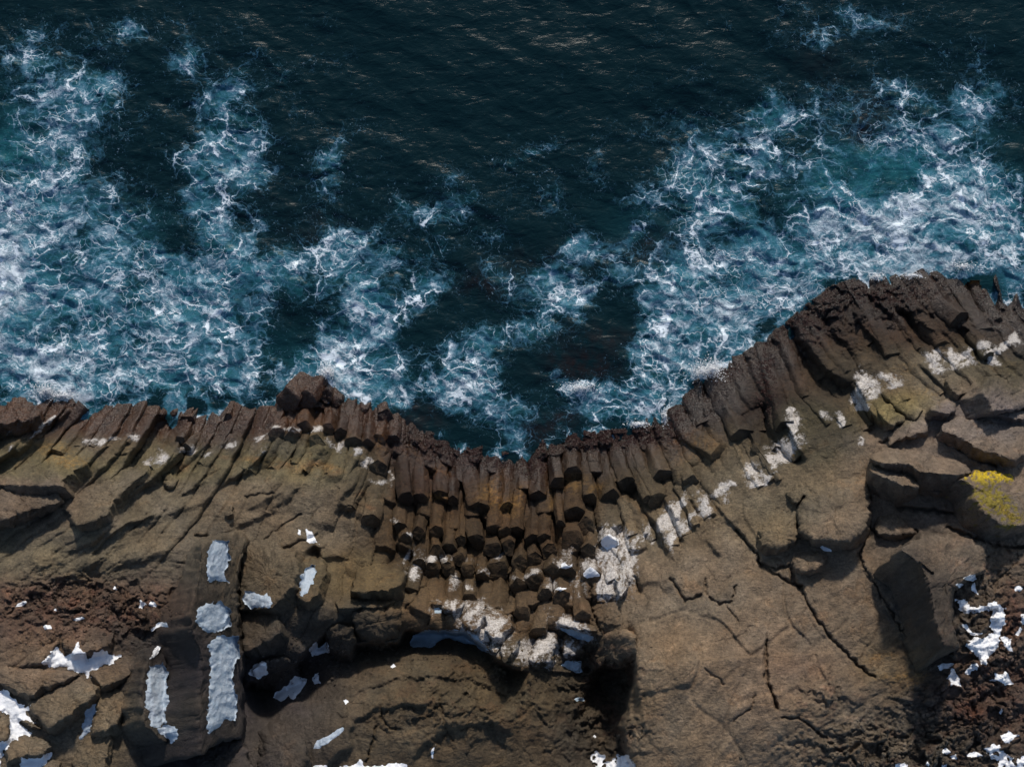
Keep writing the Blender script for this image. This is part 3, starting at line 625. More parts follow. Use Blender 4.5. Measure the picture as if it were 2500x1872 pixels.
# ------------------------------------------------------------------ loose and jutting rocks
NFR = 0
def rock_block(name, label, cat, top, h=.5, shift=(0, 0), flare=6, group=None, dome=.12, rough=1.0, dz=None, zt=None, mat=None, parent=None, sink=.5, vary=None):
    """a rock traced as the outline of its top; `shift` is how far its shaded side leans out, px"""
    global NFR; NFR += 1; sd = 200 + NFR * 7
    top = np.array(top, float); c = top.mean(0)
    if np.sum(top[:, 0] * np.roll(top[:, 1], -1) - np.roll(top[:, 0], -1) * top[:, 1]) < 0: top = top[::-1]
    n = len(top); e = np.roll(top, -1, 0) - top; nrm = np.stack([e[:, 1], -e[:, 0]], 1); nrm /= np.linalg.norm(nrm, axis=1)[:, None] + 1e-9
    vn = nrm + np.roll(nrm, 1, 0); vn /= np.linalg.norm(vn, axis=1)[:, None] + 1e-9
    sh = np.array(shift, float); L = np.hypot(*sh)
    pr = np.maximum(0, vn @ (sh / L)) if L > 0 else np.zeros(n)
    shv = np.repeat(sh[None], n, 0)
    if vary: shv = shv * np.interp(top[:, 1], vary[::2], vary[1::2])[:, None]
    foot = top + vn * flare + shv * np.minimum(1, pr * 1.5)[:, None]
    per = np.hypot(*(np.roll(top, -1, 0) - top).T); N = int(np.clip(per.sum() / 3.2, 48, 260))
    cs = np.concatenate([[0], np.cumsum(per)]); tt = np.arange(N) / N * cs[-1]
    def along(A):
        A2 = np.vstack([A, A[:1]]); return np.stack([np.interp(tt, cs, A2[:, k]) for k in range(A.shape[1])], 1)
    T = along(top); Fo = along(foot); prA = along(pr[:, None])[:, 0]
    k = np.array([.25, .5, .25]); 
    for A in (T, Fo):
        for _ in range(2): A[:] = .25 * np.roll(A, 1, 0) + .5 * A + .25 * np.roll(A, -1, 0)
    jn = perlin(T[:, 0] / 18, T[:, 1] / 18, sd) * 5 + perlin(T[:, 0] / 6, T[:, 1] / 6, sd + 1) * 2.2
    T += (T - c) / (np.linalg.norm(T - c, axis=1)[:, None] + 1e-6) * jn[:, None]
    zf = gz(Fo[:, 0], Fo[:, 1]); zf = np.minimum(zf, E0(Fo[:, 0], Fo[:, 1]) + 1.5)
    zti = gz(T[:, 0], T[:, 1])
    for A in (zf, zti):
        for _ in range(12): A[:] = .25 * np.roll(A, 1) + .5 * A + .25 * np.roll(A, -1)
    ztop = np.maximum(zti + .12, zf + h * (.35 + .65 * np.minimum(1, prA * 1.6)))
    # top is nearly planar: fit a plane and ease towards it
    M = np.stack([T[:, 0] - c[0], T[:, 1] - c[1], np.ones(N)], 1); co = np.linalg.lstsq(M, ztop, rcond=None)[0]
    ztop = .75 * (M @ co) + .25 * ztop
    ztop = np.maximum(ztop, zti + .06)
    zc = co[2] + dome
    R = int(np.clip(np.sqrt(abs(per.sum())) * .9, 10, 34)); rings = []
    for r in range(1, R + 1):
        f = (r / R); a = f
        uv = c + (T - c) * a
        pl = co[2] + co[0] * (uv[:, 0] - c[0]) + co[1] * (uv[:, 1] - c[1])
        zz = pl + (ztop - M @ co) * f ** 6 + dome * (1 - f ** 3) - .05 * sstep(.9, 1, f)
        rings.append((uv, zz))
    S = 9
    for r in range(1, S + 1):
        f = r / S; uv = T + (Fo - T) * f; rings.append((uv, ztop - .05 + (zf - .08 - ztop) * f ** .92))
    rings.append((Fo + (Fo - T) * .05, zf - sink))
    U = np.concatenate([r[0] for r in rings]); Z = np.concatenate([r[1] for r in rings])
    U = np.vstack([c[None], U]); Z = np.concatenate([[zc], Z])
    u, v = U[:, 0], U[:, 1]
    f1, f2, idd = cells(u / 38 + .4 * perlin(u / 30, v / 30, sd), v / 38 + .4 * perlin(u / 30, v / 30, sd + 3), sd % 50)
    gx = hash1(idd, 5) - .5
    disp = rough * (.16 * gx * (1 - f1) + .05 * fbm(u / 22, v / 22, 3, sd + 5) + .025 * fbm(u / 7 , v / 7 + Z * 6, 3, sd + 9) - .05 * np.exp(-((f2 - f1) / .05) ** 2))
    V = P(u, v, Z)
    F = []
    nr = len(rings)
    base = 1 + np.arange(nr)[:, None] * N + np.arange(N)[None]
    nx = np.roll(base, -1, 1)
    Q = np.stack([base[:-1], base[1:], nx[1:], nx[:-1]], -1).reshape(-1, 4)
    tri = np.stack([np.zeros(N, int), base[0], nx[0]], -1)
    me = mesh_np(name, V, [tri, Q])
    # displace along normals
    no = np.zeros(len(V) * 3, np.float32); me.vertices.foreach_get('normal', no); no = no.reshape(-1, 3)
    if no[:, 2].mean() < 0: me.flip_normals(); no = -no
    V = V + no * disp[:, None]
    side = np.zeros(len(V)); side[1 + R * N:] = 1
    px = perlin(V[:, 0] * 2.2 + V[:, 2] * 1.3, V[:, 1] * 2.2 - V[:, 2] * 2.1, sd + 12)
    V = V + no * (side * px * .07 * rough)[:, None]
    me.vertices.foreach_set('co', V.astype(np.float32).ravel())
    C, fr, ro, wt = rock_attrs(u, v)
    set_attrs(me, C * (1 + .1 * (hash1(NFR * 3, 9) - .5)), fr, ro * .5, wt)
    me.update()
    return link(name, me, mat or ROCK, label, cat, group, parent=parent)

# ------------------------------------------------------------------ basalt columns
NCOL = 0
def column(name, label, path, w, z0=None, z1=None, depth=None, hexrot=None, group=None, cap=True, rough=1.0, under=30, lift=0.0):
    """a prism whose top line follows `path` (seaward start .. broken end); w = width px"""
    global NCOL; NCOL += 1; sd = 900 + NCOL * 5
    rr = np.random.RandomState(sd)
    p = np.array(path, float)
    d0 = p[1] - p[0]; d0 /= np.hypot(*d0)
    p = np.vstack([p[0] - d0 * under, p])
    seg = np.hypot(*np.diff(p, axis=0).T); cs = np.concatenate([[0], np.cumsum(seg)])
    n = max(8, int(cs[-1] / 3.6)); t = np.linspace(0, cs[-1], n)
    q = np.stack([np.interp(t, cs, p[:, 0]), np.interp(t, cs, p[:, 1])], 1)
    for _ in range(6): q[1:-1] = .25 * q[:-2] + .5 * q[1:-1] + .25 * q[2:]
    e0 = float(E0(np.array(path[0][0]), np.array(path[0][1]))); e1 = float(E0(np.array(path[-1][0]), np.array(path[-1][1])))
    for b in FORMS:
        e0 += b[4] * math.exp(-((path[0][0] - b[0]) / b[2]) ** 2 - ((path[0][1] - b[1]) / b[3]) ** 2)
        e1 += b[4] * math.exp(-((path[-1][0] - b[0]) / b[2]) ** 2 - ((path[-1][1] - b[1]) / b[3]) ** 2)
    z0 = e0 - .25 if z0 is None else z0; z1 = e1 + .5 if z1 is None else z1
    z0 += lift; z1 += lift
    vis = cs[-1] - under
    zt = z0 + (z1 - z0) * (t - under) / max(vis, 1)
    zt = np.maximum(zt, z0 - 1.2)
    C3 = P(q[:, 0], q[:, 1], zt)
    tg = np.gradient(C3, axis=0); tg /= np.linalg.norm(tg, axis=1)[:, None]
    b = np.cross(tg, [0, 0, 1.0]); b /= np.linalg.norm(b, axis=1)[:, None]
    c = np.cross(b, tg)
    R = w / PXM / 2 / .93 * (1.1 if cap and z0 is not None and False else 1.07)
    hr = rr.rand() * 1.047 if hexrot is None else hexrot
    K = 6 if rr.rand() < .7 else 5
    ang = hr + np.arange(K) * 2 * math.pi / K + rr.uniform(-.24, .24, K); rad = R * rr.uniform(.86, 1.14, K)
    hx = np.stack([np.cos(ang) * rad, np.sin(ang) * rad * (1.3 if depth is None else depth)], 1)
    M = 5; pts = []
    for i in range(K):
        for j in range(M): pts.append(hx[i] + (hx[(i + 1) % K] - hx[i]) * j / M)
    pts = np.array(pts); pts = .12 * np.roll(pts, 1, 0) + .76 * pts + .12 * np.roll(pts, -1, 0)
    topy = pts[:, 1].max(); m = len(pts)
    grow = 1 + .05 * perlin(t / 25.0, t * 0 + sd, 3)
    cen = C3 - c * topy
    ring = cen[:, None] + grow[:, None, None] * (pts[None, :, 0, None] * b[:, None] + pts[None, :, 1, None] * c[:, None])
    # wear the broken edge slightly
    V = ring.reshape(-1, 3)
    base = np.arange(n)[:, None] * m + np.arange(m)[None]; nx = np.roll(base, -1, 1)
    Q = [np.stack([base[:-1], nx[:-1], nx[1:], base[1:]], -1).reshape(-1, 4)]
    ext = []; last = base[-1]
    tilt = rr.uniform(-.22, .22, 2); cut = rr.uniform(.0, .12)
    for k, f in enumerate((.93, .7, .45, .22)):
        off = .04 * (k + 1) * .5
        pp = pts * f
        ext.append(cen[-1] + pp[:, :1] * b[-1] + pp[:, 1:] * c[-1] + tg[-1] * (off * R + (pp[:, :1] * tilt[0] + pp[:, 1:] * tilt[1]) * .5 + .06 * R * perlin(pp[:, 0] * 9, pp[:, 1] * 9, sd)[:, None]))
    V2 = np.vstack([V] + ext + [(cen[-1] + tg[-1] * .1 * R)[None]])
    for k in range(4):
        nb = n * m + k * m + np.arange(m); Q.append(np.stack([last, np.roll(last, -1), np.roll(nb, -1), nb], -1)); last = nb
    tri = np.stack([last, np.roll(last, -1), np.full(m, len(V2) - 1)], -1)
    # shift last ring by the same tilt
    V2[(n - 1) * m:n * m] += tg[-1] * ((pts[:, :1] * tilt[0] + pts[:, 1:] * tilt[1]) * .5)
    u = np.concatenate([np.repeat(q[:, 0], m), np.full(4 * m + 1, q[-1, 0] + 0)]) + 0.0
    v = np.concatenate([np.repeat(q[:, 1], m), np.full(4 * m + 1, q[-1, 1] + 0)])
    # survey coordinates of each vertex for colour lookup
    kk = (HC - V2[:, 2]) / HC / PXM; uu = V2[:, 0] / kk + CU; vv = CV - V2[:, 1] / kk
    me = mesh_np(name, V2, Q + [tri])
    nside = len(Q[0])
    no = np.zeros(len(V2) * 3, np.float32); me.vertices.foreach_get('normal', no); no = no.reshape(-1, 3)
    ctr = np.concatenate([np.repeat(cen, m, 0), np.repeat(cen[-1:], 4 * m + 1, 0)])
    flipped = ((V2 - ctr) * no)[:n * m].sum() < 0
    if flipped: me.flip_normals(); no = -no
    al = V2 @ np.array([1.1, .3, .7]) 
    disp = rough * (.08 * perlin(V2[:, 0] * 1.8 + V2[:, 2], V2[:, 1] * 1.1, sd) + .03 * fbm(V2[:, 0] * 5 + V2[:, 2] * 4, V2[:, 1] * 4, 3, sd + 2) + .014 * fbm(uu / 5, vv / 2.6, 2, sd + 3))
    st = np.floor(np.concatenate([np.repeat(t, m), np.full(4 * m + 1, t[-1])]) / (16 + 18 * rr.rand()) + hash1(sd, 3))
    disp += rough * .06 * (hash1(st + sd, 6) - .5)
    V2 = V2 + no * disp[:, None]
    me.vertices.foreach_set('co', V2.astype(np.float32).ravel())
    Cc, fr, ro, wt = rock_attrs(uu, vv)
    fr[n * m:] *= .45
    set_attrs(me, Cc * (1 + .42 * (rr.rand() - .5)), fr, ro * .5, wt)
    me.update()
    if not cap:
        return link(name, me, ROCK, label, 'rock column', group)
    # the shaft and its broken end are separate meshes
    At = (Cc * 1.0, fr, ro * .5)
    def sub(F, nm):
        Vs, Fs0 = V2, F
        used = np.unique(np.concatenate([f.ravel() for f in F])); mp = np.full(len(V2), -1); mp[used] = np.arange(len(used))
        m2 = mesh_np(nm, V2[used], [mp[f] for f in F]); set_attrs(m2, Cc[used] * tintk, fr[used], ro[used] * .5, wt[used]); return m2
    tintk = 1 + .42 * (rr.rand() - .5)
    flip = (lambda f: f[:, ::-1]) if flipped else (lambda f: f)
    ms = sub([flip(Q[0])], 'shaft'); mc = sub([flip(f) for f in Q[1:]] + [flip(tri)], 'broken_end')
    bpy.data.meshes.remove(me)
    o = link(name, None, None, label, 'rock column', group)
    base = Vector(V2[(n - 1) * m:n * m].mean(0)); o.location = base
    for nm, me2 in (('shaft', ms), ('broken_end', mc)):
        c2 = link(nm, me2, ROCK, parent=o); c2.location = -base
    return o
ORD = ['first', 'second', 'third', 'fourth', 'fifth', 'sixth', 'seventh', 'eighth', 'ninth', 'tenth', 'eleventh', 'twelfth', 'thirteenth', 'fourteenth', 'fifteenth', 'sixteenth',
       'seventeenth', 'eighteenth', 'nineteenth', 'twentieth', 'twenty-first', 'twenty-second', 'twenty-third', 'twenty-fourth']
def row(where, group, cols, flush=False, **kw):
    cols = sorted(cols, key=lambda c: c[0][-1][0])
    for i, c in enumerate(cols):
        path, w, look = c[0], c[1], c[2]
        k = dict(kw)
        if len(c) > 3: k.update(c[3])
        if flush:
            (a, b), (x, y) = path[0], path[-1]
            off = k.pop('off', (.12, .10))
            k['z0'] = float(gz(a, b)) + off[0]; k['z1'] = float(gz(x, y)) + off[1]
        lab = f"{look} basalt column, {ORD[i]} from the left {where}"
        assert len(lab.split()) <= 16, lab
        column('basalt_column', lab, path, w, group=group, **k)

D = 'dark-ended brown'
# the knoll of columns beside the jutting sea boulder
row('on the knoll behind the sea boulder', 'broken columns on the knoll', [
 ([(768,893),(748,925),(716,958)], 56, 'very broad rounded', dict(lift=.5)), ([(782,905),(776,930),(757,956)], 44, 'broad rounded', dict(lift=.5)),
 ([(745,985),(742,1000),(740,1026)], 46, D), ([(812,925),(806,935),(800,946)], 30, 'small black'),
 ([(800,1000),(800,1015),(799,1033)], 28, 'white-rimmed'), ([(832,985),(830,1015),(828,1043)], 32, D),
 ([(688,1015),(683,1030),(677,1046)], 40, 'white-rimmed'), ([(722,1010),(718,1028),(714,1044)], 38, 'white-rimmed'),
 ([(778,1020),(775,1040),(771,1060)], 38, 'white-topped'), ([(868,985),(864,1030),(860,1066)], 38, D), ([(902,975),(900,1030),(896,1070)], 36, D),
 ([(930,958),(932,980),(934,1002)], 42, 'dark sea-worn'), ([(934,1015),(930,1040),(924,1060)], 34, D), ([(962,1000),(960,1030),(957,1062)], 34, 'dark reddish')])
row('in the front row of the hollow', 'broken columns in the front row of the hollow', [
 ([(934,1080),(930,1105),(925,1124)], 46, D), ([(918,1160),(912,1210),(904,1254)], 44, 'pale capped'), ([(975,1070),(980,1140),(986,1204)], 36, 'long reddish brown'),
 ([(1022,1060),(1024,1130),(1022,1205)], 38, 'long reddish brown'), ([(1066,1075),(1072,1140),(1074,1196)], 36, 'gold-stained'),
 ([(1098,1090),(1102,1150),(1104,1210)], 28, 'narrow reddish'), ([(1128,1090),(1148,1160),(1162,1226)], 46, 'broad reddish brown'), ([(1180,1105),(1178,1170),(1176,1228)], 34, 'dark reddish'),
 ([(1212,1120),(1210,1200),(1207,1280)], 36, 'gold-lit'), ([(1240,1130),(1240,1180),(1238,1224)], 30, 'gold-stained'), ([(1272,1130),(1268,1220),(1262,1282)], 34, 'long twisted'),
 ([(1308,1095),(1316,1150),(1316,1194)], 46, 'broad brown'), ([(1350,1090),(1355,1130),(1360,1163)], 40, 'seaweed-topped'), ([(1392,1080),(1395,1110),(1397,1136)], 42, 'seaweed-topped'),
 ([(1432,1100),(1436,1150),(1440,1204)], 36, 'brown crumbly'), ([(1468,1105),(1478,1150),(1488,1196)], 52, 'broad brown'), ([(1500,1085),(1514,1130),(1527,1164)], 44, 'pinkish brown'),
 ([(1530,1080),(1556,1160),(1578,1210)], 24, 'narrow pale'), ([(1546,1080),(1570,1150),(1600,1206)], 46, 'brown'), ([(1578,1065),(1598,1100),(1614,1142)], 54, 'broad olive brown'),
 ([(1652,1105),(1668,1130),(1682,1160)], 40, 'yellowish brown')])
row('in the second row of the hollow', 'broken columns in the second row of the hollow', [
 ([(973,1235),(974,1258),(974,1272)], 34, 'olive'), ([(1000,1250),(996,1275),(992,1300)], 30, 'pale grey'), ([(1027,1252),(1025,1270),(1022,1284)], 28, 'brown'),
 ([(1062,1232),(1062,1256),(1062,1282)], 34, 'mottled brown'), ([(1098,1262),(1096,1290),(1095,1326)], 34, 'long brown'), ([(1125,1262),(1125,1285),(1124,1304)], 28, 'brown'),
 ([(1150,1248),(1152,1280),(1158,1306)], 36, 'angular brown'), ([(1240,1236),(1238,1260),(1236,1286)], 30, 'gold-lit'), ([(1060,1305),(1061,1316),(1061,1326)], 40, 'short brown'),
 ([(1030,1315),(1028,1340),(1024,1362)], 36, 'pale mottled'), ([(1195,1300),(1198,1314),(1200,1326)], 38, 'short brown'), ([(1304,1238),(1303,1270),(1302,1302)], 32, 'brown'),
 ([(1332,1238),(1331,1270),(1330,1302)], 30, 'reddish brown'), ([(1362,1195),(1365,1235),(1368,1268)], 24, 'narrow gold-lit'), ([(1400,1172),(1402,1205),(1403,1236)], 44, 'gold-topped'),
 ([(1440,1240),(1440,1252),(1438,1264)], 36, D), ([(1398,1272),(1398,1284),(1399,1294)], 50, 'broad brown'), ([(1484,1248),(1485,1280),(1486,1306)], 46, 'snow-ended')])
row('in the third row of the hollow', 'broken columns in the third row of the hollow', [
 ([(1055,1340),(1054,1358),(1052,1372)], 32, 'white-crusted'), ([(1088,1342),(1088,1358),(1089,1372)], 30, 'white-crusted'), ([(1122,1330),(1122,1340),(1121,1350)], 28, 'short dark'),
 ([(1143,1352),(1143,1364),(1142,1378)], 28, 'white-edged'), ([(1182,1335),(1180,1366),(1178,1392)], 34, 'white-ended'), ([(1226,1338),(1224,1352),(1220,1368)], 56, 'broad brown'),
 ([(1232,1300),(1234,1308),(1235,1316)], 34, 'short brown'), ([(1275,1328),(1274,1342),(1273,1354)], 34, 'short brown'), ([(1302,1318),(1302,1330),(1303,1344)], 34, 'short brown'),
 ([(1350,1330),(1352,1352),(1352,1374)], 38, 'brown'), ([(1385,1318),(1385,1350),(1384,1376)], 42, 'snow-tipped'), ([(1441,1286),(1441,1308),(1440,1326)], 38, 'brown'),
 ([(1330,1300),(1333,1314),(1336,1326)], 34, 'short brown')])
row('in the fourth row of the hollow', 'broken columns in the fourth row of the hollow', [
 ([(1022,1368),(1014,1400),(1006,1432)], 38, 'tilted white-crusted', dict(lift=.15)), ([(1108,1368),(1104,1420),(1101,1462)], 46, 'long white-speckled'), ([(1150,1395),(1146,1425),(1145,1448)], 34, 'brown'),
 ([(1262,1368),(1262,1388),(1263,1408)], 36, 'ridged brown'), ([(1298,1372),(1301,1388),(1303,1400)], 38, 'ridged brown'), ([(1335,1398),(1333,1416),(1332,1434)], 32, 'pale'),
 ([(1368,1400),(1370,1418),(1371,1436)], 38, 'snow-edged'), ([(1436,1348),(1438,1368),(1441,1386)], 40, 'snow-faced'), ([(1276,1448),(1276,1464),(1275,1480)], 30, 'snow-ended'),
 ([(1410,1420),(1414,1450),(1420,1490)], 36, 'low brown'), ([(1225,1400),(1222,1440),(1218,1480)], 46, 'low brown'), ([(1190,1420),(1186,1455),(1184,1500)], 38, 'low brown'),
 ([(1060,1395),(1056,1430),(1050,1462)], 44, 'low olive'), ([(1330,1450),(1325,1490),(1318,1530)], 40, 'low brown')])
row('in the white-crusted fan', 'white-crusted columns right of the hollow', [
 (B2((120,150),(190,330),(250,560)), 44, 'white-topped'), (A7((830,-40),(850,60),(930,210)), 36, 'bluish white'), (A7((930,-30),(1010,60),(1060,220)), 42, 'snow-white'), (A7((850,120),(850,240),(860,380)), 34, 'white-blotched'), (B2((250,230),(370,430),(490,650)), 30, 'white-flecked'), (B2((560,150),(680,400),(790,700)), 32, 'white-edged'),
 (B2((700,0),(860,300),(960,560)), 36, 'white-edged'), (B2((880,0),(1010,240),(1100,440)), 18, 'thin white-edged'), (B2((1000,-60),(1180,150),(1270,320)), 40, 'white-ended'),
 (B2((1280,-120),(1430,60),(1510,170)), 38, 'white-flecked'), (A3((1880,780),(1960,960),(2060,1070)), 36, 'white-ended'), (A3((1960,720),(2060,900),(2150,1010)), 34, 'striated pale'),
 (A3((2060,780),(2150,900),(2220,1010)), 20, 'thin bluish white'), (B3((1750,850),(1900,1200),(2060,1420)), 48, 'broad striated'), (B3((1560,850),(1650,1100),(1740,1320)), 24, 'narrow'),
 (B3((1420,1150),(1560,1450),(1700,1670)), 26, 'narrow'), (B3((1960,760),(2060,1000),(2208,1300)), 54, 'broad white-cheeked')], flush=True, off=(.15, .16), under=18)
row('in the dry fan, right shore', 'columns of the right shore', [
 (A4((560,1210),(640,1290),(710,1370)), 34, 'white-spotted'), (A4((660,1130),(760,1260),(850,1380)), 36, 'gold brown'), (A4((760,1130),(880,1280),(990,1420)), 36, 'brown'),
 (A4((920,1000),(1010,1130),(1090,1260)), 46, 'broad white-cheeked'), (A4((1060,975),(1180,1070),(1270,1190)), 44, 'pale-topped'), (A4((1130,1090),(1250,1200),(1390,1300)), 36, 'grey'),
 (A4((1300,880),(1420,1010),(1560,1140)), 40, 'ochre'), (A4((1480,820),(1560,950),(1650,1080)), 44, 'bright white-topped'), (A4((1600,820),(1700,920),(1840,1060)), 42, 'white-topped'),
 (A4((1720,760),(1830,880),(1960,1010)), 40, 'patchy'), (A4((1840,690),(1890,750),(1940,820)), 34, 'white stub-like', dict(off=(.3, .55), cap=True)), (A4((920,1180),(960,1290),(1020,1380)), 30, 'white-flecked')], flush=True, off=(.12, .16), under=18)
row('in the wet fan, right shore', 'dark wet columns of the right shore', [
 (A4((520,560),(680,760),(840,960)), 48, 'long'), (A4((330,680),(420,900),(520,1150)), 50, 'long'), (A4((720,350),(880,560),(1010,760)), 52, 'broad'), (A4((900,300),(1060,560),(1200,830)), 46, 'long'),
 (A4((1050,300),(1210,520),(1380,780)), 48, 'long'), (A4((1230,270),(1400,500),(1570,740)), 46, 'long'), (A4((1420,240),(1560,440),(1690,540)), 60, 'broad black-ended', dict(off=(.2, .75))),
 (A4((1620,200),(1760,420),(1900,640)), 50, 'long'), (A4((1760,180),(1880,360),(1990,560)), 50, 'long'), (A4((1920,90),(1970,260),(2040,470)), 44, 'steep seaward'),
 (A3((1480,240),(1560,420),(1640,560)), 60, 'broad'), (A3((1700,200),(1800,420),(1920,620)), 56, 'broad black-ended', dict(off=(.2, .7))), (A3((1420,500),(1520,680),(1720,800)), 56, 'crumbling black-ended', dict(off=(.2, .6))),
 (A3((1900,60),(1990,320),(2080,640)), 40, 'long'), (A3((2080,0),(2160,260),(2260,560)), 44, 'long')], flush=True, off=(.1, .2), under=18)
row('in the olive pleated band', 'olive columns of the pleated band', [
 (A2((120,680),(60,800),(10,930)), 36, 'white-capped'), (A2((250,730),(190,820),(110,930)), 36, 'ochre'), (A2((360,740),(300,830),(220,930)), 34, 'straight'), (A2((460,700),(430,790),(390,880)), 26, 'white-capped'),
 (A2((560,780),(500,850),(440,930)), 40, 'ochre'), (A2((660,700),(610,800),(550,900)), 34, 'olive'), (A2((750,730),(690,840),(630,960)), 32, 'white-edged'), (A2((850,810),(800,920),(720,1080)), 36, 'white-capped'),
 (A2((925,890),(890,1010),(810,1200)), 30, 'orange-banded')], flush=True, off=(.14, .10), under=12)
row('on the left shore', 'leaning columns of the left shore', [
 (B1((950,200),(780,300),(560,450),(250,640)), 38, 'white-streaked'), (B1((1080,260),(860,500),(600,720),(300,900)), 34, 'brown'), (B1((1130,430),(960,640),(800,830)), 44, 'dark rounded', dict(off=(.3, .5))),
 (B1((1420,270),(1260,500),(1080,760)), 34, 'white-capped'), (B1((1600,250),(1420,500),(1250,770)), 34, 'white-capped'), (B1((1780,230),(1620,480),(1460,770)), 36, 'white-capped'),
 (B1((2050,160),(1880,420),(1700,720)), 40, 'white-capped'), (A1((1350,800),(1260,870),(1180,940)), 34, 'white-topped'), (A1((1580,760),(1470,850),(1380,940)), 38, 'white-topped'),
 (A1((1520,360),(1500,440),(1450,520)), 44, 'pointed seaward', dict(off=(.1, .3))), (A1((1790,410),(1780,450),(1760,500)), 30, 'black-ended seaward', dict(off=(.2, .5))), (A1((1330,330),(1320,350),(1300,380)), 28, 'black-ended stubby', dict(off=(.3, .5))),
 (A1((1760,690),(1660,800),(1560,900)), 30, 'brown'), (A1((1480,540),(1440,620),(1400,680)), 26, 'black-ended', dict(off=(.1, .4))), (A1((1520,620),(1500,680),(1450,740)), 26, 'black-ended', dict(off=(.1, .4)))], flush=True, off=(.12, .08), under=12)

# ------------------------------------------------------------------ rocks and slabs
rb = rock_block
rb('rock_slab', 'brown wedge-shaped slab with a dark pointed right flank, above the left edge boulders', 'rock slab', A1((0,1000),(250,900),(420,840),(600,860),(660,885),(560,960),(480,1020),(500,1070),(300,1060),(100,1050),(-60,1060)), h=.9, shift=(28,34))
rb('rock_slab', 'dark brown lumpy slab overhanging a long black gap at the left edge', 'rock slab', A1((-80,1060),(200,1080),(470,1090),(480,1170),(440,1200),(300,1240),(200,1270),(30,1330),(-80,1330)), h=1.1, shift=(6,14), rough=1.6)
rb('rock_slab', 'long smooth tongue-like slab running up to the right beneath the wedge slab', 'rock slab', A1((480,1180),(800,1020),(1000,930),(1150,925),(1130,960),(1000,1060),(880,1180),(820,1290),(700,1340),(600,1370),(550,1330),(560,1270),(470,1230)), h=.8, shift=(10,16))
rb('boulder', 'small dark boulder sitting in a notch among the ochre-edged column tops', 'boulder', A1((1260,980),(1320,950),(1370,1000),(1340,1050),(1290,1080),(1255,1040)), h=.3, shift=(3,5), flare=2)
rb('boulder', 'tiny thumb-shaped dark rock standing on the smooth left slope', 'boulder', A1((1740,1240),(1775,1205),(1800,1215),(1780,1290),(1750,1300),(1725,1290)), h=.4, shift=(4,5), flare=2)
# the ridge with the long snow strip
rb('rock_ridge', 'tall narrow ridge of dark rock carrying the long strip of snow', 'rock ridge', A5((1560,-60),(1700,-120),(1840,-160),(1900,-100),(1840,60),(1820,300),(1840,500),(1870,800),(1850,1000),(1880,1300),(1870,1440),(1700,1450),(1560,1560),(1540,1200),(1570,800),(1480,600),(1470,420),(1540,200)), h=4.2, shift=(-160,34), flare=8, dome=-.1, vary=(1350, .15, 1480, .4, 1620, .85, 1720, 1))
rb('boulder', 'cracked brown block wedged across the ridge between two snow patches', 'boulder', A5((1545,250),(1600,235),(1760,235),(1830,150),(1840,260),(1790,360),(1700,370),(1580,360),(1530,330)), h=1.0, shift=(0,10), flare=4)
rb('rock_ridge', 'dark sloping flank of rock carrying the shorter bluish snow strip', 'rock ridge', A5((1120,880),(1180,740),(1260,720),(1320,900),(1345,1060),(1340,1300),(1420,1340),(1370,1490),(1240,1450),(1130,1350),(1085,1190)), h=2.5, shift=(-60,14), flare=6, dome=-.05)
rb('rock_slab', 'smooth brown slab with the pale leaf-shaped snow patch, right of the snow ridge', 'rock slab', A6((-30,-60),(150,-90),(380,-10),(400,160),(330,290),(210,420),(100,450),(-40,440)), h=1.3, shift=(30,22))
rb('rock_slab', 'brown slab below the leaf-shaped snow patch, with a broken right edge', 'rock slab', A6((-30,450),(210,435),(265,560),(270,610),(180,690),(90,740),(-20,770)), h=1.2, shift=(22,26))
rb('boulder', 'tilted dark rock with a narrow bluish snow strip on it, left of the hollow', 'boulder', A6((410,140),(480,60),(590,50),(620,160),(560,330),(480,380),(400,370)), h=1.0, shift=(10,22))
rb('rock_slab', 'olive six-sided slab above a black recess, left of the white boulders', 'rock slab', A6((800,300),(850,170),(880,120),(1050,90),(1190,95),(1235,170),(1190,250),(1120,285),(950,310)), h=1.4, shift=(6,30))
rb('boulder', 'rounded brown boulder bulging over the black overhang', 'boulder', A6((820,470),(900,420),(1060,430),(1190,430),(1215,520),(1170,640),(1080,690),(950,690),(860,610)), h=1.5, shift=(4,18), dome=.35)
rb('boulder', 'dark rounded boulder on the lip of the black overhang', 'boulder', A6((620,600),(700,560),(830,570),(845,720),(805,800),(720,790),(640,740)), h=1.3, shift=(2,16), dome=.3)
rb('boulder', 'dark blocky rocks shoulder under the olive slab', 'boulder', A6((690,380),(850,330),(1000,360),(1150,370),(1060,420),(840,430),(720,430)), h=.7, shift=(4,14))
rb('boulder', 'brown rock with a lit right corner beside the crevice', 'boulder', A6((190,830),(300,815),(385,840),(385,900),(260,960),(150,990),(60,1000),(60,900)), h=1.3, shift=(10,26))
rb('boulder', 'large grey rounded boulder at the bottom, right of the snow ridge', 'boulder', A6((110,1380),(200,1310),(330,1340),(440,1450),(480,1580),(420,1700),(200,1740),(90,1660)), h=.8, shift=(8,10), dome=.4)
rb('boulder', 'grey-brown boulder at the bottom edge under the snow ridge', 'boulder', A5((1550,1500),(1640,1400),(1780,1420),(1870,1440),(1950,1660),(1900,1760),(1560,1760),(1530,1640)), h=.8, shift=(6,10), dome=.2)
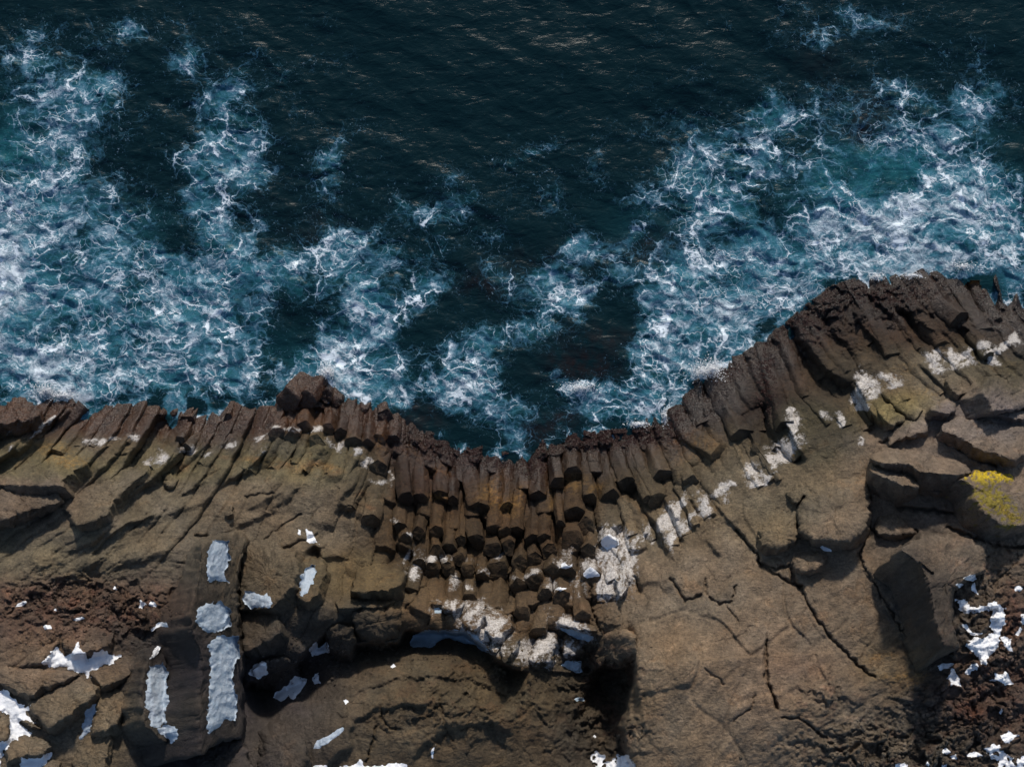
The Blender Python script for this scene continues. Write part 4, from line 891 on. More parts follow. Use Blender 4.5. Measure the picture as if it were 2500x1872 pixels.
# lower left
rb('boulder', 'brown diamond-shaped boulder right of the bright corner snow', 'boulder', A5((230,1150),(420,1060),(630,970),(760,1040),(700,1130),(600,1200),(470,1300),(380,1350),(320,1320),(250,1230)), h=1.0, shift=(14,20))
rb('rock_slab', 'long flat brown slab below the star-shaped snow', 'rock slab', A5((-40,900),(130,885),(400,920),(620,935),(500,1000),(320,1040),(260,1110),(150,1090),(-40,1000)), h=.6, shift=(6,12))
rb('rock_slab', 'light brown slab right of the star-shaped snow', 'rock slab', A5((690,935),(850,860),(1000,800),(1080,790),(1060,870),(1000,960),(880,1000),(780,1040)), h=.8, shift=(2,18))
rb('rock_slab', 'pale brown upright block beside the slim snow sliver', 'rock slab', A5((770,1090),(880,1060),(980,1060),(950,1180),(900,1330),(800,1390),(700,1410),(720,1280),(745,1180)), h=.9, shift=(10,18))
rb('rock_slab', 'pale brown block at the bottom edge beneath the upright block', 'rock slab', A5((560,1620),(640,1450),(740,1410),(870,1385),(840,1500),(810,1700),(700,1760),(560,1740)), h=.7, shift=(10,14))
rb('boulder', 'brown boulder hemmed by snow at the bottom left corner', 'boulder', A5((40,1500),(170,1420),(330,1440),(400,1500),(320,1560),(180,1570),(50,1620)), h=.7, shift=(4,12))
rb('boulder', 'half-round brown boulder inside the bright corner snow, at the left edge', 'boulder', A5((-60,1200),(30,1210),(80,1330),(60,1440),(-60,1470)), h=.6, shift=(2,6))
rb('boulder', 'small flat stone poking from the bright corner snow', 'boulder', A5((140,1280),(180,1270),(330,1350),(310,1370),(240,1350)), h=.35, shift=(2,4), flare=2)
rb('boulder', 'brown boulder at the very bottom, right of the corner snow', 'boulder', A5((330,1640),(400,1590),(460,1620),(480,1760),(330,1760)), h=.6, shift=(2,8))
rb('boulder', 'brown triangular rock rising above the star-shaped snow', 'boulder', A5((470,690),(600,620),(740,575),(880,630),(850,720),(700,770),(560,790)), h=.7, shift=(2,8))
rb('rock_slab', 'dark wedge of rock left of the star-shaped snow', 'rock slab', A5((140,880),(250,780),(360,690),(440,700),(400,780),(320,850)), h=.3, shift=(2,10))
# right massif
rb('boulder', 'big lumpy brown boulder with a black shadow and a scrap of snow beneath it', 'boulder', A8((325,300),(360,220),(420,190),(540,155),(675,145),(685,270),(680,400),(650,430),(600,470),(500,480),(380,455),(325,420)), h=1.5, shift=(4,16), dome=.4)
rb('boulder', 'rounded brown boulder left of the big lumpy boulder', 'boulder', A8((115,400),(200,345),(305,325),(322,400),(330,440),(265,500),(200,520),(120,500)), h=.9, shift=(-4,14), dome=.3)
rb('boulder', 'flat oval boulder under the scrap of snow', 'boulder', A8((285,580),(340,530),(410,520),(458,560),(440,610),(370,638),(300,615)), h=.6, shift=(2,8), dome=.2)
rb('boulder', 'brown block wedged above the big lumpy boulder', 'boulder', A8((255,220),(330,170),(400,165),(410,195),(340,240),(310,290)), h=.5, shift=(-4,8))
rb('rock_slab', 'long pale slab above the dark cliff face, left of the yellow lichen', 'rock slab', A8((690,40),(780,-20),(960,20),(1160,60),(1235,110),(1160,130),(960,110),(900,70),(760,66)), h=2.0, shift=(-6,56))
rb('boulder', 'dark crag at the left end of the shaded cliff face', 'boulder', A8((680,70),(740,60),(800,66),(930,80),(940,150),(950,190),(860,180),(700,110)), h=2.0, shift=(-12,46))
lich = rb('boulder', 'large grey-brown boulder wearing bright yellow lichen', 'boulder', A8((1170,150),(1240,110),(1400,125),(1500,185),(1560,260),(1560,390),(1480,400),(1380,390),(1300,330),(1255,260),(1230,190)), h=2.0, shift=(-52,36), dome=.3)
rb('rock_slab', 'small lit ledge notched in the shaded cliff face', 'rock slab', A8((960,185),(1000,172),(1100,180),(1080,215),(1050,225),(1000,210)), h=.5, shift=(0,8))
rb('boulder', 'low brown block between two cracks below the shaded cliff', 'boulder', A8((720,400),(760,340),(830,330),(900,400),(930,425),(850,445),(740,435)), h=.5, shift=(2,6))
rb('rock_slab', 'high brown plateau slab with a tall black face, left of the big snow patch', 'rock slab', A8((860,520),(960,440),(1120,450),(1300,490),(1300,620),(1200,660),(1120,740),(1110,900),(1150,1020),(1090,1030),(1030,860),(1010,700),(960,580)), h=3.6, shift=(-70,62), flare=8)
rb('boulder', 'small pinkish boulder with a black underside on the right slope', 'boulder', A4((930,830),(1010,750),(1090,690),(1180,665),(1280,720),(1290,830),(1200,890),(1080,860)) if False else B4((930,830),(1010,750),(1120,690),(1200,690),(1280,740),(1290,830),(1200,890),(1060,860)), h=1.0, shift=(-16,20), flare=4)
rb('rock_slab', 'large grey tilted slab with a black left face near the right edge', 'rock slab', B4((1640,600),(1700,440),(1780,370),(1960,440),(2120,560),(2320,640),(2320,800),(2000,830),(1790,850),(1720,700)), h=1.6, shift=(-62,22), flare=6)
rb('rock_slab', 'broad flat brown slab with a dark hollow under its left end, right side', 'rock slab', B4((1080,1080),(1110,1010),(1300,960),(1600,955),(1870,1040),(2350,1080),(2350,1330),(2150,1470),(2000,1500),(1850,1420),(1650,1400),(1500,1330),(1450,1270),(1260,1170),(1120,1130)), h=1.0, shift=(-12,22), flare=5)
rb('rock_slab', 'sandy brown slab at the right edge under the grey tilted slab', 'rock slab', B4((1780,860),(2000,840),(2350,790),(2350,960),(2100,960),(1950,920)), h=.5, shift=(-6,10), flare=4)
rb('rock_slab', 'brown slab below the pinkish boulder', 'rock slab', B4((450,1060),(600,970),(820,960),(920,1040),(880,1130),(700,1180),(500,1240),(380,1330),(400,1180)), h=.5, shift=(2,6), flare=4)
rb('boulder', 'blunt column stub between two dark slots on the right slope', 'boulder', B4((240,800),(330,750),(420,750),(520,870),(610,960),(500,1020),(430,1060),(320,960),(250,880)), h=.9, shift=(-14,18), flare=3)
rb('boulder', 'olive block beside the white-topped columns on the right slope', 'boulder', B4((1150,440),(1220,400),(1330,420),(1470,570),(1420,620),(1330,650),(1230,580)), h=.5, shift=(-10,14), flare=3)
rb('boulder', 'dark crag with two holes at the left shore edge', 'boulder', B1((-200,260),(100,180),(320,120),(420,200),(540,300),(540,350),(420,400),(250,440),(0,480),(-200,520)), h=.8, shift=(8,30), rough=1.5)
rb('boulder', 'grey stub poking out of the smooth slab right of the fan', 'boulder', B2((1925,560),(1950,480),(2000,490),(2030,560),(2040,640),(1990,660),(1930,620)), h=.4, shift=(-2,6), flare=2)
# frosted boulders round the pool
rb('boulder', 'white-frosted boulder at the left above the frozen pool', 'boulder', A6((1505,420),(1540,355),(1610,340),(1680,360),(1675,415),(1620,450),(1540,445)), h=.6, shift=(0,10), flare=3)
rb('boulder', 'large bright white-frosted boulder right above the frozen pool', 'boulder', A6((1845,590),(1865,430),(1960,450),(2055,500),(2065,560),(2000,620),(1950,670),(1890,665)), h=1.1, shift=(6,16), flare=3)
rb('boulder', 'wrinkled white-frosted boulder at the tip of the frozen pool', 'boulder', A6((1680,570),(1700,430),(1770,385),(1855,400),(1840,530),(1780,600),(1730,610)), h=.8, shift=(2,12), flare=3)
rb('boulder', 'long frosted boulder below the large bright one', 'boulder', A6((1960,760),(2000,650),(2070,595),(2118,660),(2090,740),(2050,800),(1990,820)), h=.8, shift=(4,12), flare=3)
rb('boulder', 'small frosted boulder between two larger ones', 'boulder', A6((1760,640),(1800,580),(1860,600),(1870,670),(1830,700),(1780,690)), h=.6, shift=(2,8), flare=2)
rb('boulder', 'rounded frosted grey boulder left of the cave', 'boulder', A7((320,740),(350,640),(420,605),(500,625),(495,720),(440,850),(330,860),(270,820)), h=.8, shift=(2,12), flare=3, dome=.3)
rb('boulder', 'pointed frosted boulder between the small ice pool and the white ledge', 'boulder', A7((545,720),(565,630),(640,660),(705,740),(700,780),(620,790),(550,790)), h=.7, shift=(2,12), flare=3)
rb('rock_slab', 'white-frosted ledge with a dark tilted face beside the cave', 'rock slab', A7((500,545),(560,510),(660,505),(760,545),(830,600),(800,620),(680,590),(580,580)), h=.9, shift=(2,14), flare=3)
rb('boulder', 'brown overhanging boulder above the cave mouth', 'boulder', A7((735,830),(790,730),(880,640),(1020,600),(1110,640),(1120,770),(1000,840),(870,830),(800,930)), h=.9, shift=(0,10), flare=6, dome=.2)
rb('boulder', 'small frosted rock right above the frozen pool', 'boulder', A6((1880,700),(1930,680),(1960,720),(1930,780),(1890,760)), h=.4, shift=(1,5), flare=2)
rb('boulder', 'triangular white-flecked rock at the right side of the hollow', 'boulder', A7((940,190),(1010,110),(1050,140),(1060,220),(1030,320),(1000,355),(960,290)), h=.7, shift=(0,8), flare=3)
# yellow lichen as a part of its boulder
def yellow(o):
    me = o.data; n = len(me.vertices); co = np.zeros(n * 3, np.float32); me.vertices.foreach_get('co', co); co = co.reshape(-1, 3)
    k = (HC - co[:, 2]) / HC / PXM; u = co[:, 0] / k + CU; v = CV - co[:, 1] / k
    L = A8((1330,125),(1395,135),(1300,230),(1345,270),(1400,290),(1450,350),(1280,150),(1400,400))
    rr = [(60,13),(34,13),(30,30),(34,28),(22,22),(28,16),(34,10),(26,8)]
    w = gsum(u, v, [(p[0], p[1], a, b, .95) for p, (a, b) in zip(L, rr)]) + .7 * perlin(u / 11, v / 8, 5) + .5 * perlin(u / 4.5, v / 4.5, 6)
    m = np.clip((w - .5) * 4, 0, 1)[:, None]
    a = me.attributes['tint']; c = np.zeros(n * 4, np.float32); a.data.foreach_get('color', c); c = c.reshape(-1, 4)
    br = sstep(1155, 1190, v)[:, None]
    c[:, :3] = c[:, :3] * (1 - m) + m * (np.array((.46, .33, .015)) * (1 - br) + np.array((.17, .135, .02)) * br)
    a.data.foreach_set('color', c.ravel())
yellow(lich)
def lichen_part(o):
    me = o.data; n = len(me.vertices); co = np.zeros(n * 3, np.float32); me.vertices.foreach_get('co', co); co = co.reshape(-1, 3)
    no = np.zeros(n * 3, np.float32); me.vertices.foreach_get('normal', no); no = no.reshape(-1, 3)
    c = np.zeros(n * 4, np.float32); me.attributes['tint'].data.foreach_get('color', c); c = c.reshape(-1, 4)
    lm = c[:, 2] < .25 * c[:, 0]
    F = np.array([list(p.vertices) for p in me.polygons if len(p.vertices) == 4 and all(lm[i] for i in p.vertices)])
    V, F, cc = compact(co + no * .012, F, c[:, :3])
    m2 = mesh_np('lichen_patch', V, F); set_attrs(m2, cc, np.zeros(len(V)), np.zeros(len(V)), np.zeros(len(V)))
    link('lichen_patch', m2, ROCK, parent=o)
lichen_part(lich)

# ------------------------------------------------------------------ red seaweed matted along the tide line
bpy.context.view_layer.update()
DG = bpy.context.evaluated_depsgraph_get()
def drop(u, v):
    d = Vector(((u - CU) / PXM, (CV - v) / PXM, -HC)).normalized()
    hit, loc, no, *_ = scn.ray_cast(DG, Vector((0, 0, HC)), d)
    return loc if hit else None
def seaweed(label, spots):
    Vs = []; Fs = []; k = 0
    for (u, v, ru, rv, n) in spots:
        for _ in range(n):
            a = u + ru * rng.randn() * .55; b = v + rv * rng.randn() * .55
            if perlin(np.array(a / 14), np.array(b / 10), 44) < -.12: continue
            l = drop(a, b)
            if l is None or l.z < .02: continue
            p = np.array(l) + (0, 0, .01)
            for _j in range(3):
                th = rng.rand() * 6.283; L = .03 + .055 * rng.rand(); w_ = .006 + .008 * rng.rand()
                d = np.array((math.cos(th), math.sin(th), .35 + .8 * rng.rand())); d /= np.linalg.norm(d)
                s_ = np.cross(d, (0, 0, 1.)); s_ /= np.linalg.norm(s_)
                tip = p + d * L + (0, 0, -.4 * L * rng.rand())
                Vs += [p - s_ * w_, p + s_ * w_, p + d * L * .6 + s_ * w_ * 1.5, tip]; Fs += [(k, k + 1, k + 2), (k, k + 2, k + 3)]; k += 4
    me = mesh_np('seaweed', np.array(Vs), np.array(Fs), smooth=False)
    link('seaweed', me, WEED, label, 'seaweed', kind='stuff')
WEED = plain('seaweed_red', (.045, .014, .010), .6)
seaweed('dark red seaweed matted over the rock at the tide line of the bay', [(1360,1068,60,26,2200),(1460,1070,70,22,2200),(1550,1062,60,24,1800),(1590,1060,30,26,700),(1240,1115,50,22,1100),(1150,1105,60,24,1100),(1180,1085,24,16,400),(1050,1085,60,26,800),(1290,1130,16,30,500),(1322,1120,12,40,600)])
seaweed('brown seaweed on the dark wet columns of the right shore', [(1660,960,30,40,700),(1760,900,50,30,800),(1870,930,22,90,1500),(1950,790,90,40,1200),(2150,720,120,26,1500),(2400,690,30,40,500),(1640,1030,24,50,600)])
def stones(name, label, spots):
    bm = bmesh.new(); bmesh.ops.create_icosphere(bm, subdivisions=1, radius=1); bm.verts.ensure_lookup_table()
    BV = np.array([v.co[:] for v in bm.verts]); BF = np.array([[v.index for v in f.verts] for f in bm.faces]); bm.free()
    Vs = []; Fs = []; k = 0
    for (u, v, ru, rv, n) in spots:
        for _ in range(n):
            a = u + ru * rng.randn() * .6; b = v + rv * rng.randn() * .6
            l = drop(a, b)
            if l is None: continue
            r = .025 + .085 * rng.rand() ** 2.5
            q = BV * (1 + .35 * rng.uniform(-1, 1, (len(BV), 1))) * rng.uniform(.6, 1.3, 3) * r
            an = rng.rand() * 6.28; c_, s_ = math.cos(an), math.sin(an)
            q = q @ np.array([[c_, s_, 0], [-s_, c_, 0], [0, 0, .8]])
            Vs.append(q + np.array(l) + (0, 0, r * .25)); Fs.append(BF + k); k += len(BV)
    V = np.concatenate(Vs); kk = (HC - V[:, 2]) / HC / PXM
    me = mesh_np(name, V, np.concatenate(Fs), smooth=False)
    C, fr, ro, wt = rock_attrs(V[:, 0] / kk + CU, CV - V[:, 1] / kk)
    rnd = np.repeat(rng.uniform(.6, 1.5, len(Vs)), len(BV))[:, None]
    set_attrs(me, C * rnd, fr * .3, ro, wt); link(name, me, ROCK, label, 'rubble', kind='stuff')
stones('rubble', 'loose reddish cinder stones strewn over the lower left slope', [(170,1470,150,50,700),(330,1500,80,40,250),(120,1560,100,30,120)])
stones('rubble', 'loose dark and reddish stones among the snow at the lower right', [(2420,1600,70,160,900),(2200,1840,200,40,450),(2330,1760,120,60,350)])
stones('rubble', 'dark debris on the floor of the crevice under the overhang', [(760,1620,110,60,260),(1460,1690,60,80,260),(1200,1640,160,40,200),(1000,1590,150,20,120)])
# ------------------------------------------------------------------ snow and ice laid on whatever rock is there
bpy.context.view_layer.update()
DG = bpy.context.evaluated_depsgraph_get()
def drop(u, v):
    d = Vector(((u - CU) / PXM, (CV - v) / PXM, -HC)).normalized()
    hit, loc, no, *_ = scn.ray_cast(DG, Vector((0, 0, HC)), d)
    return loc if hit else None
PATCH = []
def snow(name, label, cat, poly, th=.12, ragged=5, step=2.1, holes=0, mat=None, group=None, flat=False):
    poly = [tuple(p) for p in poly]; sd = 400 + len(PATCH) * 3
    xs = [p[0] for p in poly]; ys = [p[1] for p in poly]
    u = np.arange(min(xs) - 8, max(xs) + 8, step); v = np.arange(min(ys) - 8, max(ys) + 8, step)
    U, W = np.meshgrid(u, v)
    s = sdpoly(U, W, poly) + ragged * (perlin(U / 13, W / 13, sd) + .45 * perlin(U / 6, W / 6, sd + 1))
    if holes: s = np.minimum(s, (perlin(U / 13, W / 13, sd + 2) + .4 * perlin(U / 6, W / 6, sd + 4) + .62 - .5 * holes) * 22)
    inn = s > -step * .9
    Z = np.full(U.shape, np.nan)
    for j, i in zip(*np.where(inn)):
        l = drop(U[j, i], W[j, i])
        if l is not None: Z[j, i] = l.z
    ok = ~np.isnan(Z)
    if ok.sum() < 4: return
    Z[~ok] = np.nanmean(Z)
    B = Z.copy()
    for _ in range(3):
        Bp = np.pad(B, 1, 'edge'); B = (Bp[:-2, 1:-1] + Bp[2:, 1:-1] + Bp[1:-1, :-2] + Bp[1:-1, 2:] + Bp[1:-1, 1:-1]) / 5
    Zs = np.maximum(Z, B) if not flat else np.maximum(Z, np.nanmedian(Z[inn]))
    e = sstep(-step, 14, s)
    th = th * .5
    top = Zs + th * e + .012 - .035 * (1 - sstep(-step, step, s)) + .012 * perlin(U / 9, W / 9, sd + 5) * e
    # pull rim points onto the outline
    gy, gx = np.gradient(s, step); gl = gx * gx + gy * gy + 1e-6
    mv = np.where(s < 0, -s, 0); mx_ = np.clip(mv * gx / gl, -step, step); my_ = np.clip(mv * gy / gl, -step, step)
    UU2, WW2 = U + mx_, W + my_
    F = grid_faces(len(u), len(v)); good = (inn & ok).ravel()
    F = F[good[F].all(1)]
    if not len(F): return
    V = P(UU2.ravel(), WW2.ravel(), top.ravel())
    V, F = compact(V, F)
    me = mesh_np(name, V, F)
    PATCH.append((name, me, mat or SNOW, label, cat, group))

sp = lambda label, poly, **k: snow('snow_patch', label, 'snow', poly, **k)
sp('long snow strip lying along the top of the tall dark ridge', A5((1600,700),(1700,640),(1790,640),(1840,650),(1850,800),(1800,900),(1800,1000),(1830,1150),(1820,1300),(1740,1290),(1700,1340),(1610,1400),(1590,1300),(1610,1150),(1620,950),(1620,800)), th=.22, ragged=5.5, mat=SHADED_SNOW)
sp('rounded blue-shadowed snow pad above the long snow strip', A5((1510,520),(1530,430),(1600,390),(1700,380),(1760,410),(1785,480),(1770,570),(1700,600),(1620,620),(1530,580)), th=.2, ragged=5.5, mat=SHADED_SNOW)
sp('snow patch at the top of the ridge, above the rounded pad', A5((1600,220),(1590,80),(1610,-30),(1640,-90),(1760,-95),(1770,30),(1780,60),(1730,160),(1760,225)), th=.2, ragged=5.5, mat=SHADED_SNOW)
sp('bluish snow strip on the dark flank left of the ridge', A5((1150,880),(1250,850),(1300,920),(1290,1080),(1305,1150),(1270,1230),(1280,1320),(1200,1350),(1160,1330),(1150,1240),(1115,1190),(1130,1020)), th=.18, ragged=5.5, mat=SHADED_SNOW)
sp('hook-shaped end of snow below the bluish strip', A5((1190,1350),(1280,1325),(1380,1360),(1350,1460),(1330,1470),(1260,1410)), th=.14, ragged=5.5, mat=SHADED_SNOW)
sp('pale leaf-shaped snow patch on the slab right of the ridge', A5((1865,360),(1890,300),(1950,300),(2020,330),(2085,290),(2070,330),(2105,385),(2080,425),(2000,430),(1905,430)), th=.14, ragged=5.5, mat=SHADED_SNOW)
sp('bright star-shaped snow patch at the lower left', A5((320,850),(440,720),(500,800),(520,790),(600,700),(680,800),(690,830),(790,740),(860,790),(950,800),(820,870),(690,915),(705,960),(640,945),(500,890),(380,880)), th=.16, ragged=7)
sp('slim snow sliver between two brown blocks at the lower left', A5((615,1440),(640,1340),(655,1230),(735,1165),(738,1220),(715,1290),(690,1390),(640,1435)), th=.12, ragged=5.5, mat=SHADED_SNOW)
sp('large bright snow field filling the bottom left corner', A5((-60,1040),(60,1070),(110,1130),(180,1190),(235,1180),(190,1250),(270,1310),(200,1300),(140,1290),(150,1330),(270,1390),(170,1420),(60,1490),(20,1560),(10,1700),(-60,1700),(-60,1480),(60,1450),(80,1340),(40,1230),(-60,1195)), th=.2, ragged=8)
sp('snow lying at the bottom edge left of the brown bottom boulder', A5((150,1640),(170,1575),(250,1600),(330,1570),(400,1545),(380,1590),(330,1650),(280,1720),(150,1720)), th=.14, ragged=6)
sp('small oval white snow patch at the left edge', A5((115,420),(135,390),(200,375),(212,385),(180,415)), th=.12, ragged=1.5)
sp('small white snow scrap on the red cinders, lower of a pair', A5((335,575),(350,555),(395,565),(400,590),(345,595)), th=.1, ragged=2)
sp('tiny snow scrap on the red cinders near the oval patch', A5((415,445),(425,430),(440,438),(435,455)), th=.1, ragged=1)
sp('spiky snow scrap in the middle of the red cinders', A5((565,520),(585,505),(640,495),(655,510),(610,530)), th=.1, ragged=2)
sp('tiny bright snow fleck at the top of the red cinders', A5((870,280),(885,258),(910,285),(895,292)), th=.1, ragged=1)
sp('speckled snow scraps beside the dark ridge on the red cinders', A5((1070,425),(1085,370),(1110,380),(1140,410),(1160,375),(1200,380),(1195,420),(1120,405),(1095,435)), th=.1, ragged=4)
sp('curved snow scrap in shade near the left foot of the ridge', A5((1155,635),(1170,590),(1220,540),(1285,535),(1300,580),(1230,570),(1180,600)), th=.1, ragged=3)
sp('blue snow scrap in a dark pocket under the curved scrap', A5((1155,825),(1180,760),(1215,720),(1240,730),(1215,790)), th=.1, ragged=2)
sp('mottled snow patch by the crack on the smooth slab above the ridge', A2((460,1440),(465,1390),(510,1420),(540,1460),(565,1510),(520,1500),(490,1510)), th=.12, ragged=3)
sp('faint small snow scrap beside the mottled patch', A2((400,1440),(405,1395),(430,1400),(425,1440)), th=.08, ragged=2)
sp('bluish snow strip on the tilted dark rock', A6((410,260),(425,170),(470,120),(545,95),(550,160),(490,290),(450,340),(415,320)), th=.14, ragged=5.5, mat=SHADED_SNOW)
sp('blue snow tuft on the shaded rock below the brown slab', A6((10,930),(60,870),(120,840),(170,850),(165,930),(110,975),(50,960)), th=.12, ragged=4)
sp('heart-shaped blue snow patch at the edge of the black crevice', A6((210,1120),(230,1080),(320,1020),(380,950),(470,975),(440,1050),(370,1145),(330,1110),(270,1150)), th=.16, ragged=2.5)
sp('winged blue snow patch under the dark overhanging boulder', A6((480,760),(510,710),(550,690),(555,740),(620,690),(640,720),(650,775),(560,790),(510,800)), th=.12, ragged=3)
sp('small shaded snow scrap right of the heart-shaped patch', A6((510,990),(530,940),(560,925),(575,1010),(530,1015)), th=.1, ragged=3)
sp('tiny white snow scrap alone on the crevice floor', A6((750,1140),(775,1130),(795,1150),(770,1175)), th=.1, ragged=1)
sp('dim snow scrap on the mound left of the pool', A6((1115,880),(1140,860),(1165,880),(1130,895)), th=.08, ragged=1.5)
sp('long slanting grey snow streak at the bottom middle-left', A6((515,1515),(550,1450),(620,1420),(700,1370),(750,1345),(770,1360),(720,1410),(640,1465),(570,1510)), th=.12, ragged=2, mat=SHADED_SNOW)
sp('narrow snow scrap on the brown mound near the bottom', A6((1430,1580),(1425,1530),(1465,1480),(1450,1540),(1445,1590)), th=.1, ragged=2)
sp('bright jagged snow at the bottom edge under the mound', A6((720,1720),(730,1650),(860,1625),(870,1585),(910,1610),(920,1640),(1010,1650),(1120,1620),(1240,1640),(1230,1720)), th=.14, ragged=5)
sp('small bright snow at the bottom edge, left of the jagged one', A6((520,1650),(570,1638),(630,1645),(630,1720),(520,1720)), th=.12, ragged=2)
sp('lumpy blue-white snow at the bottom of the cave gorge', A7((750,1560),(810,1530),(870,1560),(900,1600),(960,1570),(1060,1555),(1110,1640),(1100,1720),(840,1720),(790,1620)), th=.2, ragged=5, holes=.5)
sp('small snow dab in the dark gorge above the lumpy snow', A7((780,1420),(795,1405),(812,1420),(800,1435)), th=.1, ragged=1)
sp('scrap of snow in the black shadow beneath the big lumpy boulder', A8((430,505),(445,497),(490,515),(495,528),(455,525)), th=.1, ragged=1)
sp('small white snow cap on the broken edge at the right of the hollow', cr(1200,1280,5.52)((935,590),(950,530),(990,515),(1040,555),(1095,520),(1090,570),(1010,600)), th=.08, ragged=1.5)
sp('bright snow cap on the big column end right of the hollow', cr(1200,1280,5.52)((1465,240),(1500,170),(1580,125),(1700,190),(1735,270),(1660,310),(1560,345),(1490,290)), th=.06, ragged=2)
sp('bluish snow triangle on a column face right of the hollow', cr(1200,1280,5.52)((1240,640),(1330,560),(1440,640),(1475,695),(1290,735),(1245,700)), th=.06, ragged=2)
sp('thin snow edge on a low column in the hollow', cr(1200,1280,5.52)((850,880),(920,830),(990,850),(1030,855),(940,900)), th=.06, ragged=2)
# right-hand cinder field
sp('large branching bright snow patch among the right cinders', B5((385,480),(470,480),(490,520),(560,520),(650,490),(680,480),(735,530),(725,590),(740,640),(700,700),(690,790),(700,810),(640,850),(600,940),(560,920),(510,850),(460,800),(500,740),(600,740),(640,700),(625,600),(650,540),(560,560),(440,570),(420,540)), th=.2, ragged=7)
sp('bright snow lobe just right of the large branching patch', B5((700,740),(740,730),(780,750),(775,800),(800,850),(770,840),(720,790)), th=.14, ragged=3)
sp('white snow patch topmost in the right cinders', B5((440,325),(470,300),(520,290),(535,330),(500,345)), th=.14, ragged=2.5)
sp('small snow oval left below the topmost patch', B5((375,365),(400,352),(450,365),(410,390)), th=.12, ragged=2)
sp('slender snow tail below the topmost patch', B5((490,380),(520,350),(530,400),(550,445),(500,410)), th=.12, ragged=2)
sp('thin snow curl beside the large branching patch', B5((425,650),(460,640),(500,700),(575,710),(550,730),(490,720)), th=.1, ragged=2)
sp('blue snow dab at the upper right cinders edge', B5((805,380),(830,372),(862,390),(840,415),(805,412)), th=.1, ragged=2)
sp('snow sliver on the right edge of the photo beside the cinders', B5((845,580),(900,560),(900,660),(850,650)), th=.12, ragged=3)
sp('short snow scrap under the right edge sliver', B5((800,720),(830,690),(840,660),(860,680),(830,735)), th=.1, ragged=2)
sp('oval snow patch at the left of the right cinders', B5((255,940),(300,922),(375,925),(350,950),(275,975)), th=.12, ragged=2)
sp('boot-shaped snow patch below the oval one', B5((325,1030),(355,960),(375,965),(410,1020),(430,1085),(350,1080),(345,1040)), th=.12, ragged=3)
sp('jagged snow patch left of the butterfly-shaped one', B5((455,1000),(460,960),(520,920),(555,950),(520,970),(490,1000)), th=.12, ragged=4)
sp('butterfly-shaped snow patch in the lower right cinders', B5((630,1045),(660,1030),(665,990),(720,1010),(740,975),(790,1065),(740,1080),(690,1050)), th=.12, ragged=3)
sp('blue snow patch in a dark hollow at the lower right', B5((700,1430),(760,1405),(830,1430),(800,1460),(750,1490),(735,1500)), th=.14, ragged=4)
sp('ragged snow patch filling the bottom right corner', B5((595,1530),(650,1490),(720,1510),(730,1560),(800,1590),(840,1600),(850,1560),(900,1530),(900,1720),(690,1720),(680,1590),(620,1590)), th=.16, ragged=7, holes=.6)
sp('thin snow streak left of the corner patch', B5((450,1575),(520,1545),(590,1575),(500,1590)), th=.1, ragged=3)
sp('small snow patch near the bottom, left of the thin streak', B5((285,1530),(320,1520),(355,1550),(320,1565),(290,1560)), th=.12, ragged=2)
sp('small snow scrap just under the thin streak', B5((345,1580),(390,1565),(400,1600),(360,1600)), th=.1, ragged=2)
sp('bright snow at the bottom edge under the right slope', B5((-60,1680),(-40,1640),(20,1620),(50,1650),(30,1720),(-60,1720)), th=.12, ragged=3)
sp('tiny snow scrap at the bottom edge right of the bright one', B5((170,1640),(185,1610),(205,1635),(195,1650)), th=.1, ragged=1)
sp('snow scrap at the bottom edge under the small patch', B5((285,1640),(325,1630),(325,1700),(285,1700)), th=.1, ragged=1.5)
sp('white snow fleck beside the greenish rock, lower right', B5((690,1270),(710,1240),(720,1260),(705,1285)), th=.1, ragged=1)
snow('frozen_pool', 'curved pale blue frozen pool between the white boulders and the brown mound', 'ice', A6((1265,700),(1290,640),(1380,600),(1560,595),(1680,595),(1780,640),(1850,720),(1900,790),(1820,760),(1760,710),(1680,700),(1620,680),(1560,660),(1500,680),(1440,730),(1340,735),(1270,725)), th=.10, ragged=2, mat=ICE)
snow('frozen_pool', 'small square frozen pool beside the frosted boulder', 'ice', A6((1450,430),(1490,425),(1512,445),(1510,468),(1455,468)), th=.06, ragged=1, mat=ICE)
snow('frozen_pool', 'blue ice patch left of the cave mouth', 'ice', A7((540,870),(570,835),(690,835),(690,890),(715,930),(640,925),(590,900)), th=.08, ragged=2, mat=ICE)
snow('frozen_pool', 'small dim ice patch on the gorge floor below the cave', 'ice', A7((635,1130),(660,1115),(710,1120),(720,1145),(660,1150)), th=.06, ragged=1, mat=ICE)
snow('frozen_pool', 'white and blue ice wedge under the frosted ledge', 'ice', A7((520,580),(600,590),(700,620),(800,655),(740,690),(620,650)), th=.06, ragged=2, mat=ICE)
for nm, me, mat, lab, cat, gp in PATCH: link(nm, me, mat, lab, cat, gp)
